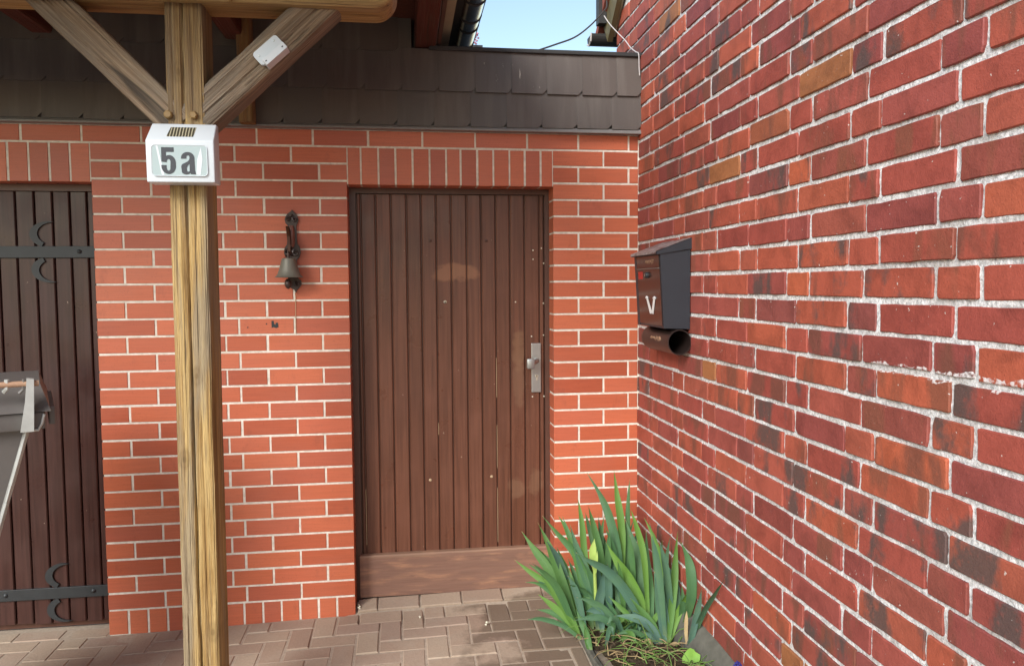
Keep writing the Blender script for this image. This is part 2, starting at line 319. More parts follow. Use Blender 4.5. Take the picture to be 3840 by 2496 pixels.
M = dict(clinker=m_clinker(), clinker_mortar=m_clinker_mortar(), old_brick=m_old_brick(), old_mortar=m_old_mortar(),
    post=m_wood('weathered_post', [(0.17, 0.095, 0.034), (0.37, 0.225, 0.080), (0.54, 0.375, 0.16)], greyf=0.65, grey=(0.30, 0.255, 0.185), knots=((-0.035, 1.02), (0.012, 1.30), (0.040, 0.42), (-0.01, 0.16), (-0.02, 2.30)), top_shade=True),
    brace=m_wood('weathered_brace', [(0.13, 0.088, 0.055), (0.22, 0.152, 0.098), (0.33, 0.245, 0.165)], greyf=0.6, grey=(0.21, 0.185, 0.15), stain=0.57),
    beam=m_wood('glazed_beam', [(0.26, 0.15, 0.055), (0.38, 0.23, 0.085), (0.46, 0.30, 0.12)], greyf=0.15, rough=0.6),
    rafter=m_wood('red_brown_rafter', [(0.085, 0.024, 0.017), (0.11, 0.030, 0.020), (0.13, 0.038, 0.025)], greyf=0.1, grey=(0.07, 0.03, 0.025), rough=0.65),
    wall_timber=m_wood('brown_timber', [(0.16, 0.085, 0.035), (0.24, 0.13, 0.05), (0.28, 0.16, 0.06)], greyf=0.15),
    plank=m_plank('brown_paint', (0.160, 0.062, 0.036)), plank_dark=m_plank('dark_brown_paint', (0.060, 0.025, 0.020), False),
    shingle=m_shingle(), paver=m_paver(), soil=m_soil(), leaf=m_leaf(),
    frame=plain('frame_brown', (0.095, 0.042, 0.028), 0.4), dark=plain('dark_void', (0.012, 0.010, 0.009), 0.9),
    flash=plain('lead_flashing', (0.20, 0.19, 0.18), 0.45, 0.5), coping=plain('black_edging', (0.030, 0.029, 0.028), 0.5),
    sand=plain('joint_sand', (0.40, 0.325, 0.25), 0.95, 0.1, var=0.35, nscale=60), slate=plain('slate_grey_metal', (0.024, 0.028, 0.035), 0.42, 0.5),
    box_brown=plain('glossy_brown', (0.034, 0.014, 0.011), 0.20, 0.5), white=plain('white_plastic', (0.61, 0.655, 0.685), 0.35, 0.5, var=0.02),
    bell=plain('bell_metal', (0.19, 0.18, 0.145), 0.5, 0.5, metal=0.3, var=0.3), iron=plain('black_iron', (0.022, 0.025, 0.027), 0.5, 0.5, var=0.3),
    cast=plain('cast_bronze_brown', (0.052, 0.032, 0.027), 0.38, 0.6, metal=0.3, var=0.5, nscale=60), steel=plain('satin_steel', (0.42, 0.42, 0.40), 0.38, 0.5, metal=0.85),
    zinc=plain('zinc', (0.40, 0.40, 0.39), 0.22, 0.5, metal=0.95), chrome=plain('brass_lock', (0.65, 0.60, 0.48), 0.3, 0.5, metal=0.7), brass=plain('bronze_bolt', (0.25, 0.155, 0.055), 0.55, 0.4, var=0.3),
    bin=plain('grey_brown_plastic', (0.118, 0.104, 0.094), 0.5, 0.4), bin_edge=plain('pale_plastic', (0.42, 0.42, 0.39), 0.6, 0.3, var=0.3), wood_rod=plain('tan_rod', (0.40, 0.24, 0.15), 0.6),
    concrete=plain('concrete_haunch', (0.125, 0.120, 0.098), 0.95, 0.1, var=0.45, nscale=25), red=plain('red_sticker', (0.42, 0.03, 0.025), 0.5), paint=plain('white_paint', (0.75, 0.74, 0.72), 0.5, var=0.03),
    rust=plain('rust_mark', (0.36, 0.20, 0.12), 0.9), digit=plain('anthracite_print', (0.035, 0.038, 0.045), 0.5), cord=plain('tan_cord', (0.50, 0.36, 0.22), 0.9),
    cable=plain('black_cable', (0.055, 0.050, 0.045), 0.6), wire=plain('white_wire', (0.50, 0.46, 0.44), 0.6), soffit=plain('cream_soffit', (0.38, 0.33, 0.22), 0.7), olive=plain('olive_barge_board', (0.13, 0.105, 0.050), 0.6),
    roof=plain('roof_felt', (0.04, 0.038, 0.036), 0.9), ground=plain('ground_sand', (0.20, 0.17, 0.14), 0.95, var=0.3, nscale=8), tile_roof=plain('red_roof_tiles', (0.25, 0.07, 0.05), 0.8), render_wall=plain('grey_render', (0.35, 0.34, 0.33), 0.9),
    straw=plain('dry_straw', (0.36, 0.26, 0.13), 0.8, var=0.3), grass=plain('grass_blade', (0.12, 0.21, 0.045), 0.6, var=0.4), fresh=plain('fresh_leaf', (0.20, 0.38, 0.06), 0.5, var=0.2),
    blue=plain('blue_petals', (0.035, 0.035, 0.20), 0.5, var=0.4, nscale=90), crumb=plain('white_crumb', (0.70, 0.66, 0.52), 0.8), pink=plain('pink_blossom', (0.55, 0.25, 0.32), 0.8), bud=plain('yellow_green_bud', (0.32, 0.43, 0.10), 0.5, var=0.2))
def m_solar():
    t = NT('solar_cell', 0.12, 0.7); b = t.n.new('ShaderNodeTexWave'); b.bands_direction = 'X'; b.inputs['Scale'].default_value = 34.0; b.inputs['Distortion'].default_value = 1.5; b.inputs['Detail'].default_value = 3.0
    t.l.new(t.tc.outputs['Object'], b.inputs['Vector'])
    t.col(t.ramp(b.outputs['Fac'], [(0.25, (0.060, 0.055, 0.040)), (0.8, (0.17, 0.155, 0.10)), (0.97, (0.55, 0.50, 0.36))])); return t.m
M['solar'] = m_solar()
def m_window():
    t = NT('milky_window', 0.25, 0.5); f = t.noise(t.coord(), 9.0, 2); t.col(t.mix(f, (0.33, 0.415, 0.42), (0.40, 0.48, 0.48))); return t.m
M['milky'] = m_window()

# ------------------------------------------------------------------ the setting: ground, paving
def sstep(a, b, x):
    t = min(1.0, max(0.0, (x-a)/(b-a))); return t*t*(3-2*t)
def zg(x, y):
    z = -0.235+0.022*min(max(x+2.5, 0.0), 1.7)
    if x > -1.5: z += 0.030*sstep(-0.10, 0.10, y)*sstep(-1.45, -1.38, x)
    return z
g = MB().add([(-300, -300, -0.32), (300, -300, -0.32), (300, 300, -0.32), (-300, 300, -0.32)], [(0, 1, 2, 3)]).build('ground', M['ground'], fix=False)
prop(g, 'flat sandy ground spreading out around the buildings', 'ground', kind='structure')
mb = MB(); nx, ny = 120, 180
for j in range(ny+1):
    for i in range(nx+1):
        x = -6.0+5.99*i/nx; y = -7.0+7.14*j/ny; mb.v.append(Vector((x, y, zg(x, y)-0.0032-0.006*sstep(-0.22, -0.08, y)*sstep(-1.5, -1.4, x)+0.002*fbm(x*9, y*9))))
for j in range(ny):
    for i in range(nx):
        a = j*(nx+1)+i; mb.f.append([a, a+1, a+nx+2, a+nx+1])
paving = mb.build('paving', M['sand'], fix=False); prop(paving, 'brown concrete block paving in front of the door', 'paving', kind='structure')
def paver_mesh(w, d):
    b = 0.004; h = 0.05; a, c = w/2, d/2
    vs = [(-a+b, -c+b, 0), (a-b, -c+b, 0), (a-b, c-b, 0), (-a+b, c-b, 0), (-a, -c, -b), (a, -c, -b), (a, c, -b), (-a, c, -b), (-a, -c, -h), (a, -c, -h), (a, c, -h), (-a, c, -h)]
    fs = [(0, 1, 2, 3)]+[(4+i, 4+(i+1) % 4, (i+1) % 4, i) for i in range(4)]+[(8+i, 8+(i+1) % 4, 4+(i+1) % 4, 4+i) for i in range(4)]
    return mdata('paver', vs, fs, M['paver'])
PM = {}
def paver(x0, x1, y0, y1):
    g = 0.007 if True else 0
    w, d = round(x1-x0-g, 3), round(y1-y0-g, 3)
    if w < 0.012 or d < 0.012: return
    if (w, d) not in PM: PM[(w, d)] = paver_mesh(w, d)
    x, y = (x0+x1)/2, (y0+y1)/2
    sx = (zg(x+0.05, y)-zg(x-0.05, y))/0.1; sy = (zg(x, y+0.04)-zg(x, y-0.04))/0.08
    mobj('paver', PM[(w, d)], paving, (x+RNG.uniform(-.0015, .0015), y+RNG.uniform(-.0015, .0015), zg(x, y)+RNG.uniform(-.0025, .0025)),
         (math.atan(sy)+RNG.uniform(-.012, .012), -math.atan(sx)+RNG.uniform(-.012, .012), RNG.uniform(-.012, .012)))
U = 0.1015; X0 = -1.387
for i in range(-22, 11):
    for j in range(-12, 1):
        k = (i-j) % 4; x = X0+i*U; y = -0.012+j*U
        if k == 0: r = [x, x+2*U, y-U, y]
        elif k == 3: r = [x, x+U, y-U, y+U]
        else: continue
        r = [max(r[0], -3.5), min(r[1], -0.412), r[2], min(r[3], -0.010)]
        if r[1]-r[0] > 0.02 and r[3]-r[2] > 0.02 and r[2] > -1.2: paver(*r)
x = -1.400
for w in (0.098, 0.205, 0.203, 0.204, 0.203, 0.06): paver(x, min(x+w, -0.436), -0.008, 0.100); x += w

x = -2.530
for w in (0.205, 0.203, 0.204, 0.203): paver(x-w, x, -0.008, 0.094); x -= w

# ------------------------------------------------------------------ low annex: clinker wall, doors, shingled fascia
H, Z0, D1, D2, E1, LB = 0.0788, 2.0076, -1.4064, -0.4317, -2.5217, 0.25
annex = thing('annex_building', 'low flat-roofed annex with salmon brick wall, brown doors and dark shingle fascia', 'building', (-1.5, 0.0, -0.22))
mb = MB(); YM = 0.0028; YB = 0.30; J = 0.0095
for x0, x1, z0, z1 in ((E1+0.003, D1-0.003, -0.4, 1.836), (D2+0.003, 0.0, -0.4, 1.836), (-6.0, E1-0.953, -0.4, 1.836), (-6.0, 0.0, 1.836, 2.11)):
    mb.box((x0, YM, z0), (x1, YB, z1))
wall = mb.build('wall', M['clinker_mortar'], annex)
BMESH = {}
def clinker(w, h):
    k = (round(w, 3), round(h, 3))
    if k not in BMESH:
        a, c, b, d = k[0]/2, k[1]/2, 0.0016, 0.115
        vs = [(-a+b, 0, -c+b), (a-b, 0, -c+b), (a-b, 0, c-b), (-a+b, 0, c-b), (-a, b, -c), (a, b, -c), (a, b, c), (-a, b, c), (-a, d, -c), (a, d, -c), (a, d, c), (-a, d, c)]
        fs = [(0, 1, 2, 3)]+[(4+i, 4+(i+1) % 4, (i+1) % 4, i) for i in range(4)]+[(8+i, 8+(i+1) % 4, 4+(i+1) % 4, 4+i) for i in range(4)]
        BMESH[k] = mdata('brick', vs, fs, M['clinker'])
    return BMESH[k]
rest = MB()
def lay(x0, x1, z0, z1, el=J/2, er=J/2, stuff=False):
    a, b = x0+el, x1-er; w, h = b-a, z1-z0-J
    if w < 0.015: return
    if stuff: rest.box((a, 0.0, z0+J/2), (b, 0.05, z1-J/2)); return
    mobj('brick', clinker(w, h), wall, ((a+b)/2+RNG.uniform(-.0012, .0012)*(el > 0 and er > 0), RNG.uniform(-.0006, .0008), (z0+z1)/2+RNG.uniform(-.0008, .0008)), (RNG.uniform(-.003, .003), RNG.uniform(-.0025, .0025), 0))
for k in range(0, 27):
    zt, zb = Z0-k*H, Z0-(k+1)*H; even = k % 2 == 0
    # left panel between the two doors
    if even: xs = [E1, E1+LB, E1+2*LB, D1-2*LB, D1-LB, D1]
    else: xs = [E1, E1+LB/2, E1+1.5*LB, D1-1.5*LB-0.185, D1-1.5*LB, D1-LB/2, D1]
    for i in range(len(xs)-1): lay(xs[i], xs[i+1], zb, zt, 0 if i == 0 else J/2, 0 if i == len(xs)-2 else J/2)
    xs = [D2, D2+LB, -0.004] if even else [D2, D2+LB/2, D2+1.5*LB, -0.004]
    for i in range(len(xs)-1): lay(xs[i], xs[i+1], zb, zt, 0 if i == 0 else J/2, J/2)
    x = E1-0.95-(0 if even else LB/2)
    while x > -6: lay(x-LB, x, zb, zt, stuff=True); x -= LB
x = D2+LB/2-12*LB
lay(D2+LB/2, D2+LB*1.5, Z0, Z0+H); lay(D2+1.5*LB, -0.004, Z0, Z0+H)
for i in range(12): lay(x+i*LB, x+(i+1)*LB, Z0, Z0+H)
while x > -6: x -= LB; lay(x, x+LB, Z0, Z0+H, stuff=True)
px = [1301, 1352, 1417, 1480, 1543, 1606, 1668, 1722, 1784, 1845, 1907, 1966, 2027, 2075]
xs = [D1+(p-1301)/774.0*(D2-D1) for p in px]
for i in range(13): lay(xs[i], xs[i+1], 1.8335-J/2, Z0)
for i in range(11): lay(E1-(i+1)*0.0853, E1-i*0.0853, 1.8335-J/2, Z0)
n = 13
for i in range(n): lay(E1+(D1-E1)*i/n, E1+(D1-E1)*(i+1)/n, -0.239, Z0-27*H, 0 if i == 0 else J/2, 0 if i == n-1 else J/2)
r = rest.build('brick', M['clinker'], wall); r['kind'] = 'stuff'
# old fixing scar and drill holes under the bell
for pts in ([(-1.762, 1.205), (-1.752, 1.206), (-1.751, 1.192), (-1.744, 1.187), (-1.743, 1.197), (-1.733, 1.196), (-1.731, 1.176), (-1.742, 1.171), (-1.752, 1.176), (-1.762, 1.172)], [(-1.788, 1.193), (-1.783, 1.195), (-1.781, 1.190), (-1.786, 1.188)], [(-1.872, 1.178), (-1.866, 1.180), (-1.866, 1.175), (-1.871, 1.173)]):
    MB().prism(pts, -0.0016, 0.001).build('fixing_scar', M['iron'], wall)
MB().tube([(-1.7, -0.004, -0.232), (-1.62, -0.008, -0.229), (-1.5, -0.004, -0.226)], 0.006, 6).build('mortar_fillet', M['clinker_mortar'], wall)

# main door
def board(mb, x0, x1, y, z0, z1, th=0.02, ch=0.004):
    mb.add([(x0+ch, y, z0), (x1-ch, y, z0), (x1-ch, y, z1), (x0+ch, y, z1), (x0, y+ch, z0), (x1, y+ch, z0), (x1, y+ch, z1), (x0, y+ch, z1), (x0, y+th, z0), (x1, y+th, z0), (x1, y+th, z1), (x0, y+th, z1)],
        [(0, 1, 2, 3), (4, 0, 3, 7), (1, 5, 6, 2), (8, 4, 7, 11), (5, 9, 10, 6), (7, 3, 2, 6), (11, 7, 6, 10)]); return mb
mb = MB()
mb.box((D1-0.02, 0.1405, -0.25), (D2+0.02, 0.20, 1.86))
door = mb.build('door', M['frame'], annex); door['label'] = 'weathered brown board door with steel knob plate'
mb = MB(); mb.box((D1-0.01, 0.118, -0.22), (D1+0.030, 0.151, 1.858)); mb.box((D2-0.022, 0.118, -0.22), (D2+0.01, 0.151, 1.858)); mb.box((D1+0.030, 0.118, 1.808), (D2-0.022, 0.151, 1.857))
mb.build('door_frame', M['frame'], door)
gx = [-1.374, -1.354, -1.283, -1.210, -1.135, -1.064, -0.991, -0.918, -0.842, -0.770, -0.698, -0.627, -0.553, -0.478, -0.4545]
for i in range(len(gx)-1):
    gap = 0.0022
    board(MB(), gx[i]+gap, gx[i+1]-gap, 0.130+RNG.uniform(-.001, .001), 0.0, 1.804, 0.0104, 0.0045).build('plank', M['plank'], door)
# kick board with bare, worn patches
def m_kick():
    t = NT('worn_kick_board', 0.6, 0.35); P = t.geo.outputs['Position']
    g = t.noise(t.coord((1.6, 1, 26), P, False), 3.0, 6, 0.6, 0.4); f = t.noise(t.coord((2.0, 1, 9), P, False), 2.6, 5)
    c = t.mix(t.ramp(g, [(0.35, 0.0), (0.7, 0.6)]), (0.235, 0.125, 0.088), (0.155, 0.082, 0.058))
    c = t.mix(t.math('MULTIPLY', t.ramp(f, [(0.50, 0.0), (0.64, 0.8)]), t.ramp(g, [(0.4, 0.0), (0.6, 1.0)])), c, (0.42, 0.215, 0.125))
    z = t.sep(P); c = t.mix(t.ramp(t.math('ADD', z[2], t.math('MULTIPLY', t.math('SUBTRACT', g, 0.5), 0.10)), [(0.015, 0.0), (0.04, 0.7)]), c, (0.30, 0.18, 0.115))
    t.col(c); t.bump(g, 0.5, 0.004); return t.m
mb = MB(); nxk = 40
for i in range(nxk+1):
    x = -1.388+(0.955)*i/nxk; dz = 0.002*fbm(x*14, 3.0)
    for (y, z) in ((0.124, -0.176), (0.100, -0.172+dz), (0.098, 0.030+dz), (0.102, 0.037+dz*1.5), (0.129, 0.039+dz)): mb.v.append(Vector((x, y+0.0012*fbm(x*20, z*9), z)))
for i in range(nxk):
    for k in range(4): a = i*5+k; mb.f.append([a, a+1, a+6, a+5])
mb.f += [[0, 1, 2, 3, 4], [nxk*5+k for k in (4, 3, 2, 1, 0)]]
mb.build('kick_board', m_kick(), door)
MB().box((-0.5225, 0.1195, 0.822), (-0.4735, 0.1285, 1.070), 0.003).build('handle_plate', M['steel'], door)
mb = MB(); mb.lathe([(0.0, 0.0), (0.012, 0.0), (0.010, -0.02), (0.010, -0.035)], (-0.4985, 0.119, 0.985), 16, 'y')
mb.tube([(-0.4985, 0.086, 0.985), (-0.513, 0.076, 0.981), (-0.528, 0.071, 0.977)], [0.011, 0.013, 0.016], 12)
mb.box((-0.556, 0.048, 0.948), (-0.516, 0.083, 0.999), 0.008)
mb.build('door_knob', M['steel'], door, True)
mb = MB(); mb.lathe([(0.0, -0.004), (0.0075, -0.004), (0.0085, 0.0), (0.0085, 0.002)], (-0.496, 0.1195, 0.905), 16, 'y'); mb.box((-0.4995, 0.1165, 0.884), (-0.4925, 0.1195, 0.902)); mb.build('lock_cylinder', M['chrome'], door)
MB().box((-0.4975, 0.1150, 0.900), (-0.4945, 0.1158, 0.911)).build('keyhole', M['dark'], door)
mb = MB(); mb.lathe([(0.0, -0.003), (0.006, -0.003), (0.0085, 0.0), (0.0085, 0.004)], (-0.951, 0.130, 1.282), 16, 'y'); mb.build('peephole', M['chrome'], door)
MB().lathe([(0.0, -0.0035), (0.004, -0.0035), (0.004, 0)], (-0.951, 0.130, 1.280), 10, 'y').build('peephole_lens', M['dark'], door)
for x, za, zb_ in ((-0.698, 0.80, 1.00), (-0.698, 0.44, 0.66), (-0.698, 0.06, 0.34), (-0.991, 0.62, 0.68), (-1.354, 0.08, 0.36)):
    MB().tube([(x, 0.1375, za), (x+0.0004, 0.1370, (za+zb_)/2), (x, 0.1375, zb_)], 0.0016, 5).build('worn_seam', M['cord'], door)
for x, z in ((-1.020, 1.582), (-0.744, 1.583), (-1.036, 0.395), (-0.728, 0.400)):
    MB().lathe([(0.0, -0.005), (0.006, -0.004), (0.008, 0.0)], (x, 0.130, z), 8, 'y').build('screw_plug', M['cord'] if z < 1 else M['frame'], door)
for x, z in ((-0.520, 1.105), (-0.459, 1.110), (-0.517, 0.800), (-0.458, 0.800), (-0.459, 1.27), (-0.457, 1.47), (-0.51, 1.535), (-0.467, 1.545), (-0.51, 1.49), (-0.60, 1.278)):
    MB().lathe([(0.0, -0.0012), (0.0035, -0.001), (0.0038, 0.0)], (x, 0.1295 if x < -.46 else 0.1285, z), 7, 'y').build('nail_hole', M['crumb'], door)

# second door at the left with strap hinges
mb = MB(); mb.box((E1-0.955, 0.128, -0.23), (E1+0.02, 0.18, 1.86)); door2 = mb.build('garden_door', M['frame'], annex); door2['label'] = 'dark brown board door with black strap hinges and crescents'
mb = MB(); mb.box((E1-0.955, 0.085, 1.802), (E1+0.012, 0.127, 1.857)); mb.build('door_header', M['frame'], door2)
x = E1+0.008; ws = [0.0680, 0.0740, 0.0735, 0.0770, 0.0800, 0.0775, 0.078, 0.078, 0.078, 0.078, 0.078, 0.078]
for w in ws:
    board(MB(), x-w+0.003, x-0.003, 0.100+RNG.uniform(-.001, .001), -0.202+RNG.uniform(0, .006), 1.800).build('plank', M['plank_dark'], door2); x -= w
def crescent(cx, zc, flip, parent):
    """sickle-shaped iron ornament: outer and inner arc from the strap to a point"""
    out = []; inn = []
    for i in range(15):
        t = i/14.0; a = math.radians(248-178*t)                       # from foot to tip
        out.append((cx+0.078+0.078*math.cos(a)*1.02, 0.056+0.056*math.sin(a)*1.05)); w = 0.030*math.sin(math.pi*min(1.0, 0.30+0.70*t))**0.9 if t < 1 else 0
        inn.append((cx+0.078+(0.078-w)*math.cos(a)*1.0+0.004*t, 0.056+(0.056-w*0.72)*math.sin(a)*1.05))
    poly = out+inn[::-1][1:]
    poly = [(p[0], zc+flip*p[1]) for p in poly]
    MB().prism(poly, 0.0900, 0.0985).build('crescent', M['iron'], parent)
for zs, in ((1.5275,), (-0.0555,)):
    MB().box((E1-0.93, 0.0885, zs-0.0265), (E1-0.004, 0.0985, zs+0.0265), 0.002).build('hinge_strap', M['iron'], door2)
    for xr in (-2.617, -2.999, -3.35): MB().lathe([(0.0, -0.008), (0.006, -0.0065), (0.010, -0.002), (0.010, 0.001)], (xr, 0.0885, zs+0.002), 12, 'y').build('rivet', M['iron'], door2, True)
    crescent(-2.826, zs+0.024, 1, door2); crescent(-2.824, zs-0.024, -1, door2)

# shingled fascia
YF = -0.030
mb = MB(); mb.box((-6.0, YF+0.008, 2.092), (-0.002, 0.0015, 2.62 if False else 2.448)); mb.box((-6.0, YF+0.008, 2.448), (-1.10, 0.0015, 2.72))
fascia = mb.build('fascia', M['shingle'], annex)
mb = MB(); mb.add([(-6, YF-0.004, 2.106), (-0.001, YF-0.004, 2.106), (-0.001, YF-0.016, 2.092), (-6, YF-0.016, 2.092), (-6, YF-0.016, 2.0845), (-0.001, YF-0.016, 2.0845), (-0.001, 0.001, 2.0845), (-6, 0.001, 2.0845)], [(0, 1, 2, 3), (3, 2, 5, 4), (4, 5, 6, 7)]); mb.build('flashing', M['flash'], fascia, fix=False)
MB().box((-1.02, YF-0.014, 2.449), (-0.002, 0.06, 2.468), 0.003).build('coping', M['coping'], fascia)
SW = 0.1698
def shingle(x0, x1, z0, z1, clip=0.022):
    yb, yt = YF-0.0135, YF-0.0015; th = 0.0060; c = clip if x1-x0 > 0.1 else 0.0
    p = [(x0, z0), (x1-c, z0), (x1, z0+c), (x1, z1), (x0, z1)] if c else [(x0, z0), (x1, z0), (x1, z1), (x0, z1)]
    def yy(q, k): return yb+(yt-yb)*(q[1]-z0)/(z1-z0)+k+0.0022*(q[0]-x0)/max(0.02, x1-x0)
    n = len(p); vs = [(q[0], yy(q, 0), q[1]) for q in p]+[(q[0], yy(q, th), q[1]) for q in p]
    o = MB().add(vs, [list(range(n))]+[[(i+1) % n, i, n+i, n+(i+1) % n] for i in range(n)]).build('shingle', M['shingle'], fascia)
rows = [(2.103, 2.285, -0.150), (2.262, 2.456, -0.125), (2.437, 2.62, -0.142), (2.595, 2.74, -0.125)]
for r, (z0, z1, xj) in enumerate(rows):
    xr = -0.003; xl = xj; first = True
    while xr > -3.3:
        ok = r < 2 or xr < -1.13
        if ok: shingle(xl-0.001, xr, z0+RNG.uniform(-.002, .002), z1)
        xr = xl; xl = xr-SW
mb = MB(); mb.box((-6, 0.0, 2.43), (-0.002, 3.5, 2.445)); mb.build('flat_roof', M['roof'], annex)

# ------------------------------------------------------------------ neighbouring house: old brick gable wall on the right
HR, ZR, PER = 0.0817, 2.0539, 0.662
YEND = 0.40
def rake(y): return 2.735+0.80*(YEND-y)
house = thing('brick_house', 'old red brick house wall with rough white mortar joints on the right', 'house', (0.0, -1.0, -0.22))
mb = MB(); ym, zm = 0.0090, 0.0088; y0, y1, zb, zt = -3.7, YEND, -0.30, 2.98
ny, nz = int((y1-y0)/ym), int((zt-zb)/zm)
for j in range(nz+1):
    z = zb+(zt-zb)*j/nz
    for i in range(ny+1):
        y = y0+(y1-y0)*i/ny
        d = -0.0006-0.0048*fbm(y*38, z*46, 1.7, 3)-0.005*fbm(y*5, z*7, 9.1, 2)
        mb.v.append(Vector((max(-0.0072, min(0.004, d)), y, z)))
for j in range(nz):
    z = zb+(zt-zb)*(j+0.5)/nz
    for i in range(ny):
        y = y0+(y1-y0)*(i+0.5)/ny
        if z > rake(y)-0.02: continue
        a = j*(ny+1)+i; mb.f.append([a+1, a, a+ny+1, a+ny+2])
hwall = mb.build('wall', M['old_mortar'], house, True, fix=False)
for p in hwall.data.polygons: p.use_smooth = True
body = MB(); prof = [(-7.0, -0.4), (YEND, -0.4), (YEND, 2.735), (-3.3, rake(-3.3)), (-7.0, 2.735)]
body.prism([(p[0], p[1]) for p in prof], 0.022, 5.0, 'x'); body.build('house_body', M['old_mortar'], house)
def rough_brick(L, Hh, seed):
    r = random.Random(seed); a, c = L/2, Hh/2; ch = lambda: r.uniform(0.0015, 0.0055) if r.random() < 0.85 else r.uniform(0.008, 0.016)
    pts = []
    def edge(p, q, n):
        for i in range(1, n):
            t = i/n; pts.append((p[0]+(q[0]-p[0])*t, p[1]+(q[1]-p[1])*t))
    cor = [(-a, -c), (a, -c), (a, c), (-a, c)]; n_long = 5 if L > 0.2 else 3
    for k in range(4):
        p, q = cor[k], cor[(k+1) % 4]; d = Vector((q[0]-p[0], q[1]-p[1])); ln = d.length; d /= ln; e = ch(); f = ch()
        pts.append((p[0]+d.x*e, p[1]+d.y*e)); edge((p[0]+d.x*e, p[1]+d.y*e), (q[0]-d.x*f, q[1]-d.y*f), n_long if k % 2 == 0 else 2); pts.append((q[0]-d.x*f, q[1]-d.y*f))
    pts = [(x+r.uniform(-.0012, .0012), z+r.uniform(-.0014, .0014)) for x, z in pts]
    n = len(pts); tilt = r.uniform(-.012, .012); vs = []
    for x, z in pts: vs.append((x*(1-0.0022/a), r.uniform(-.0006, .0006)+tilt*x*0.3, z*(1-0.0020/c)))
    for x, z in pts: vs.append((x, 0.0022, z))
    for x, z in pts: vs.append((x, 0.035, z))
    fs = [list(range(n))]+[[n+i, n+(i+1) % n, (i+1) % n, i] for i in range(n)]+[[2*n+i, 2*n+(i+1) % n, n+(i+1) % n, n+i] for i in range(n)]
    return mdata('brick', vs, fs, M['old_brick'])
JB, JH = 0.0136, 0.0118
SB = [rough_brick(0.265-JH, HR-JB, 100+i) for i in range(16)]; HB = [rough_brick(0.132-JH, HR-JB, 200+i) for i in range(10)]; CUT = {}
def project(p):
    d = Vector(p)-CAM; z = d.dot(_f)
    if z < 0.05: return None
    return 1920+FPX*d.dot(_r)/z, 1248-FPX*d.dot(_u)/z, z
cand = []; restb = MB()
for k in range(-13, 29):
    zc = ZR-(k+0.5)*HR; start = (0.493 if k % 2 else 0.167)-2*PER
    n = 0
    while True:
        s = start+n*PER; n += 1
        if s > 3.6: break
        for a, b in ((s, s+0.132), (s+0.132, s+0.397), (s+0.397, s+PER)):
            ya, yb = -b, -a
            yb = min(yb, YEND-0.004)
            if yb-ya < 0.03: continue
            if zc+HR/2 > rake((ya+yb)/2)-0.03: continue
            P = [project((0, y, zc+s_*HR/2)) for y in (ya, yb) for s_ in (-1, 1)]
            vis = 0
            if all(P):
                us = [p[0] for p in P]; vs_ = [p[1] for p in P]
                if max(us) > 0 and min(us) < 3840 and max(vs_) > 0 and min(vs_) < 2496 and zc > -0.10 and not (ya > 0.02 and zc < 2.42):
                    vis = max(0, min(max(us), 3840)-max(min(us), 0))*max(0, min(max(vs_), 2496)-max(min(vs_), 0))
            cand.append((vis, ya, yb, zc))
cand.sort(key=lambda c: -c[0])
for idx, (vis, ya, yb, zc) in enumerate(cand):
    L = yb-ya
    if vis > 0 and idx < 298:
        if abs(L-0.265) < 0.004: me = RNG.choice(SB)
        elif abs(L-0.132) < 0.004: me = RNG.choice(HB)
        else:
            q = round(L, 2)
            if q not in CUT: CUT[q] = rough_brick(q-JH, HR-JB, int(300+q*100))
            me = CUT[q]
        o = mobj('brick', me, hwall, (-0.0065+RNG.uniform(-.0022, .0018), (ya+yb)/2+RNG.uniform(-.003, .003), zc+RNG.uniform(-.0018, .0018)), (RNG.uniform(-.006, .006), RNG.uniform(-.006, .006), -math.pi/2+RNG.uniform(-.006, .006)))
        if RNG.random() < 0.5: o.rotation_euler.y += math.pi
    elif zc > -0.35: restb.box((-0.0055+RNG.uniform(-.002, .002), ya+JH/2, zc-HR/2+JB/2), (0.02, yb-JH/2, zc+HR/2-JB/2))
o = restb.build('brick', M['old_brick'], hwall); o['kind'] = 'stuff'
# eave, barge board and gutter end of the house above the flat roof
sl = Vector((0, -1, 0.80)).normalized(); up = Vector((0, 0.80, 1)).normalized()
def slope_box(name, mat, x0, x1, o0, o1, l0, l1):
    b = MB().box((x0, l0, o0), (x1, l1, o1)); org = Vector((0, YEND+0.05, rake(YEND+0.05)))
    b.v = [Vector((v.x, 0, 0))+org+sl*v.y+up*v.z for v in b.v]; return b.build(name, mat, house)
slope_box('barge_board', M['olive'], -0.050, -0.022, -0.045, 0.085, 0.0, 5.0)
slope_box('soffit_strip', M['soffit'], -0.021, -0.008, -0.030, 0.06, 0.02, 5.0)
slope_box('roof', M['tile_roof'], -0.075, 5.0, 0.086, 0.13, -0.12, 4.75)
mb = MB(); n = 12
for x in (-0.128, 4.9):
    for k in range(n+1):
        a = math.pi+math.pi*k/n; mb.v.append(Vector((x, YEND+0.105+0.052*math.cos(a), 2.712+0.052*math.sin(a))))
for k in range(n): mb.f.append([k, k+1, n+2+k, n+1+k])
mb.f.append(list(range(n+1)))
mb.build('gutter', M['coping'], house, fix=False)
MB().tube([(-0.130, YEND+0.053, 2.714), (-0.130, YEND+0.066, 2.676), (-0.130, YEND+0.105, 2.660), (-0.130, YEND+0.145, 2.676)], 0.005, 6).build('gutter_end_rim', M['wire'], house)
MB().box((-0.095, YEND+0.03, 2.76), (-0.052, YEND+0.09, 2.90)).build('eave_end', M['coping'], house)
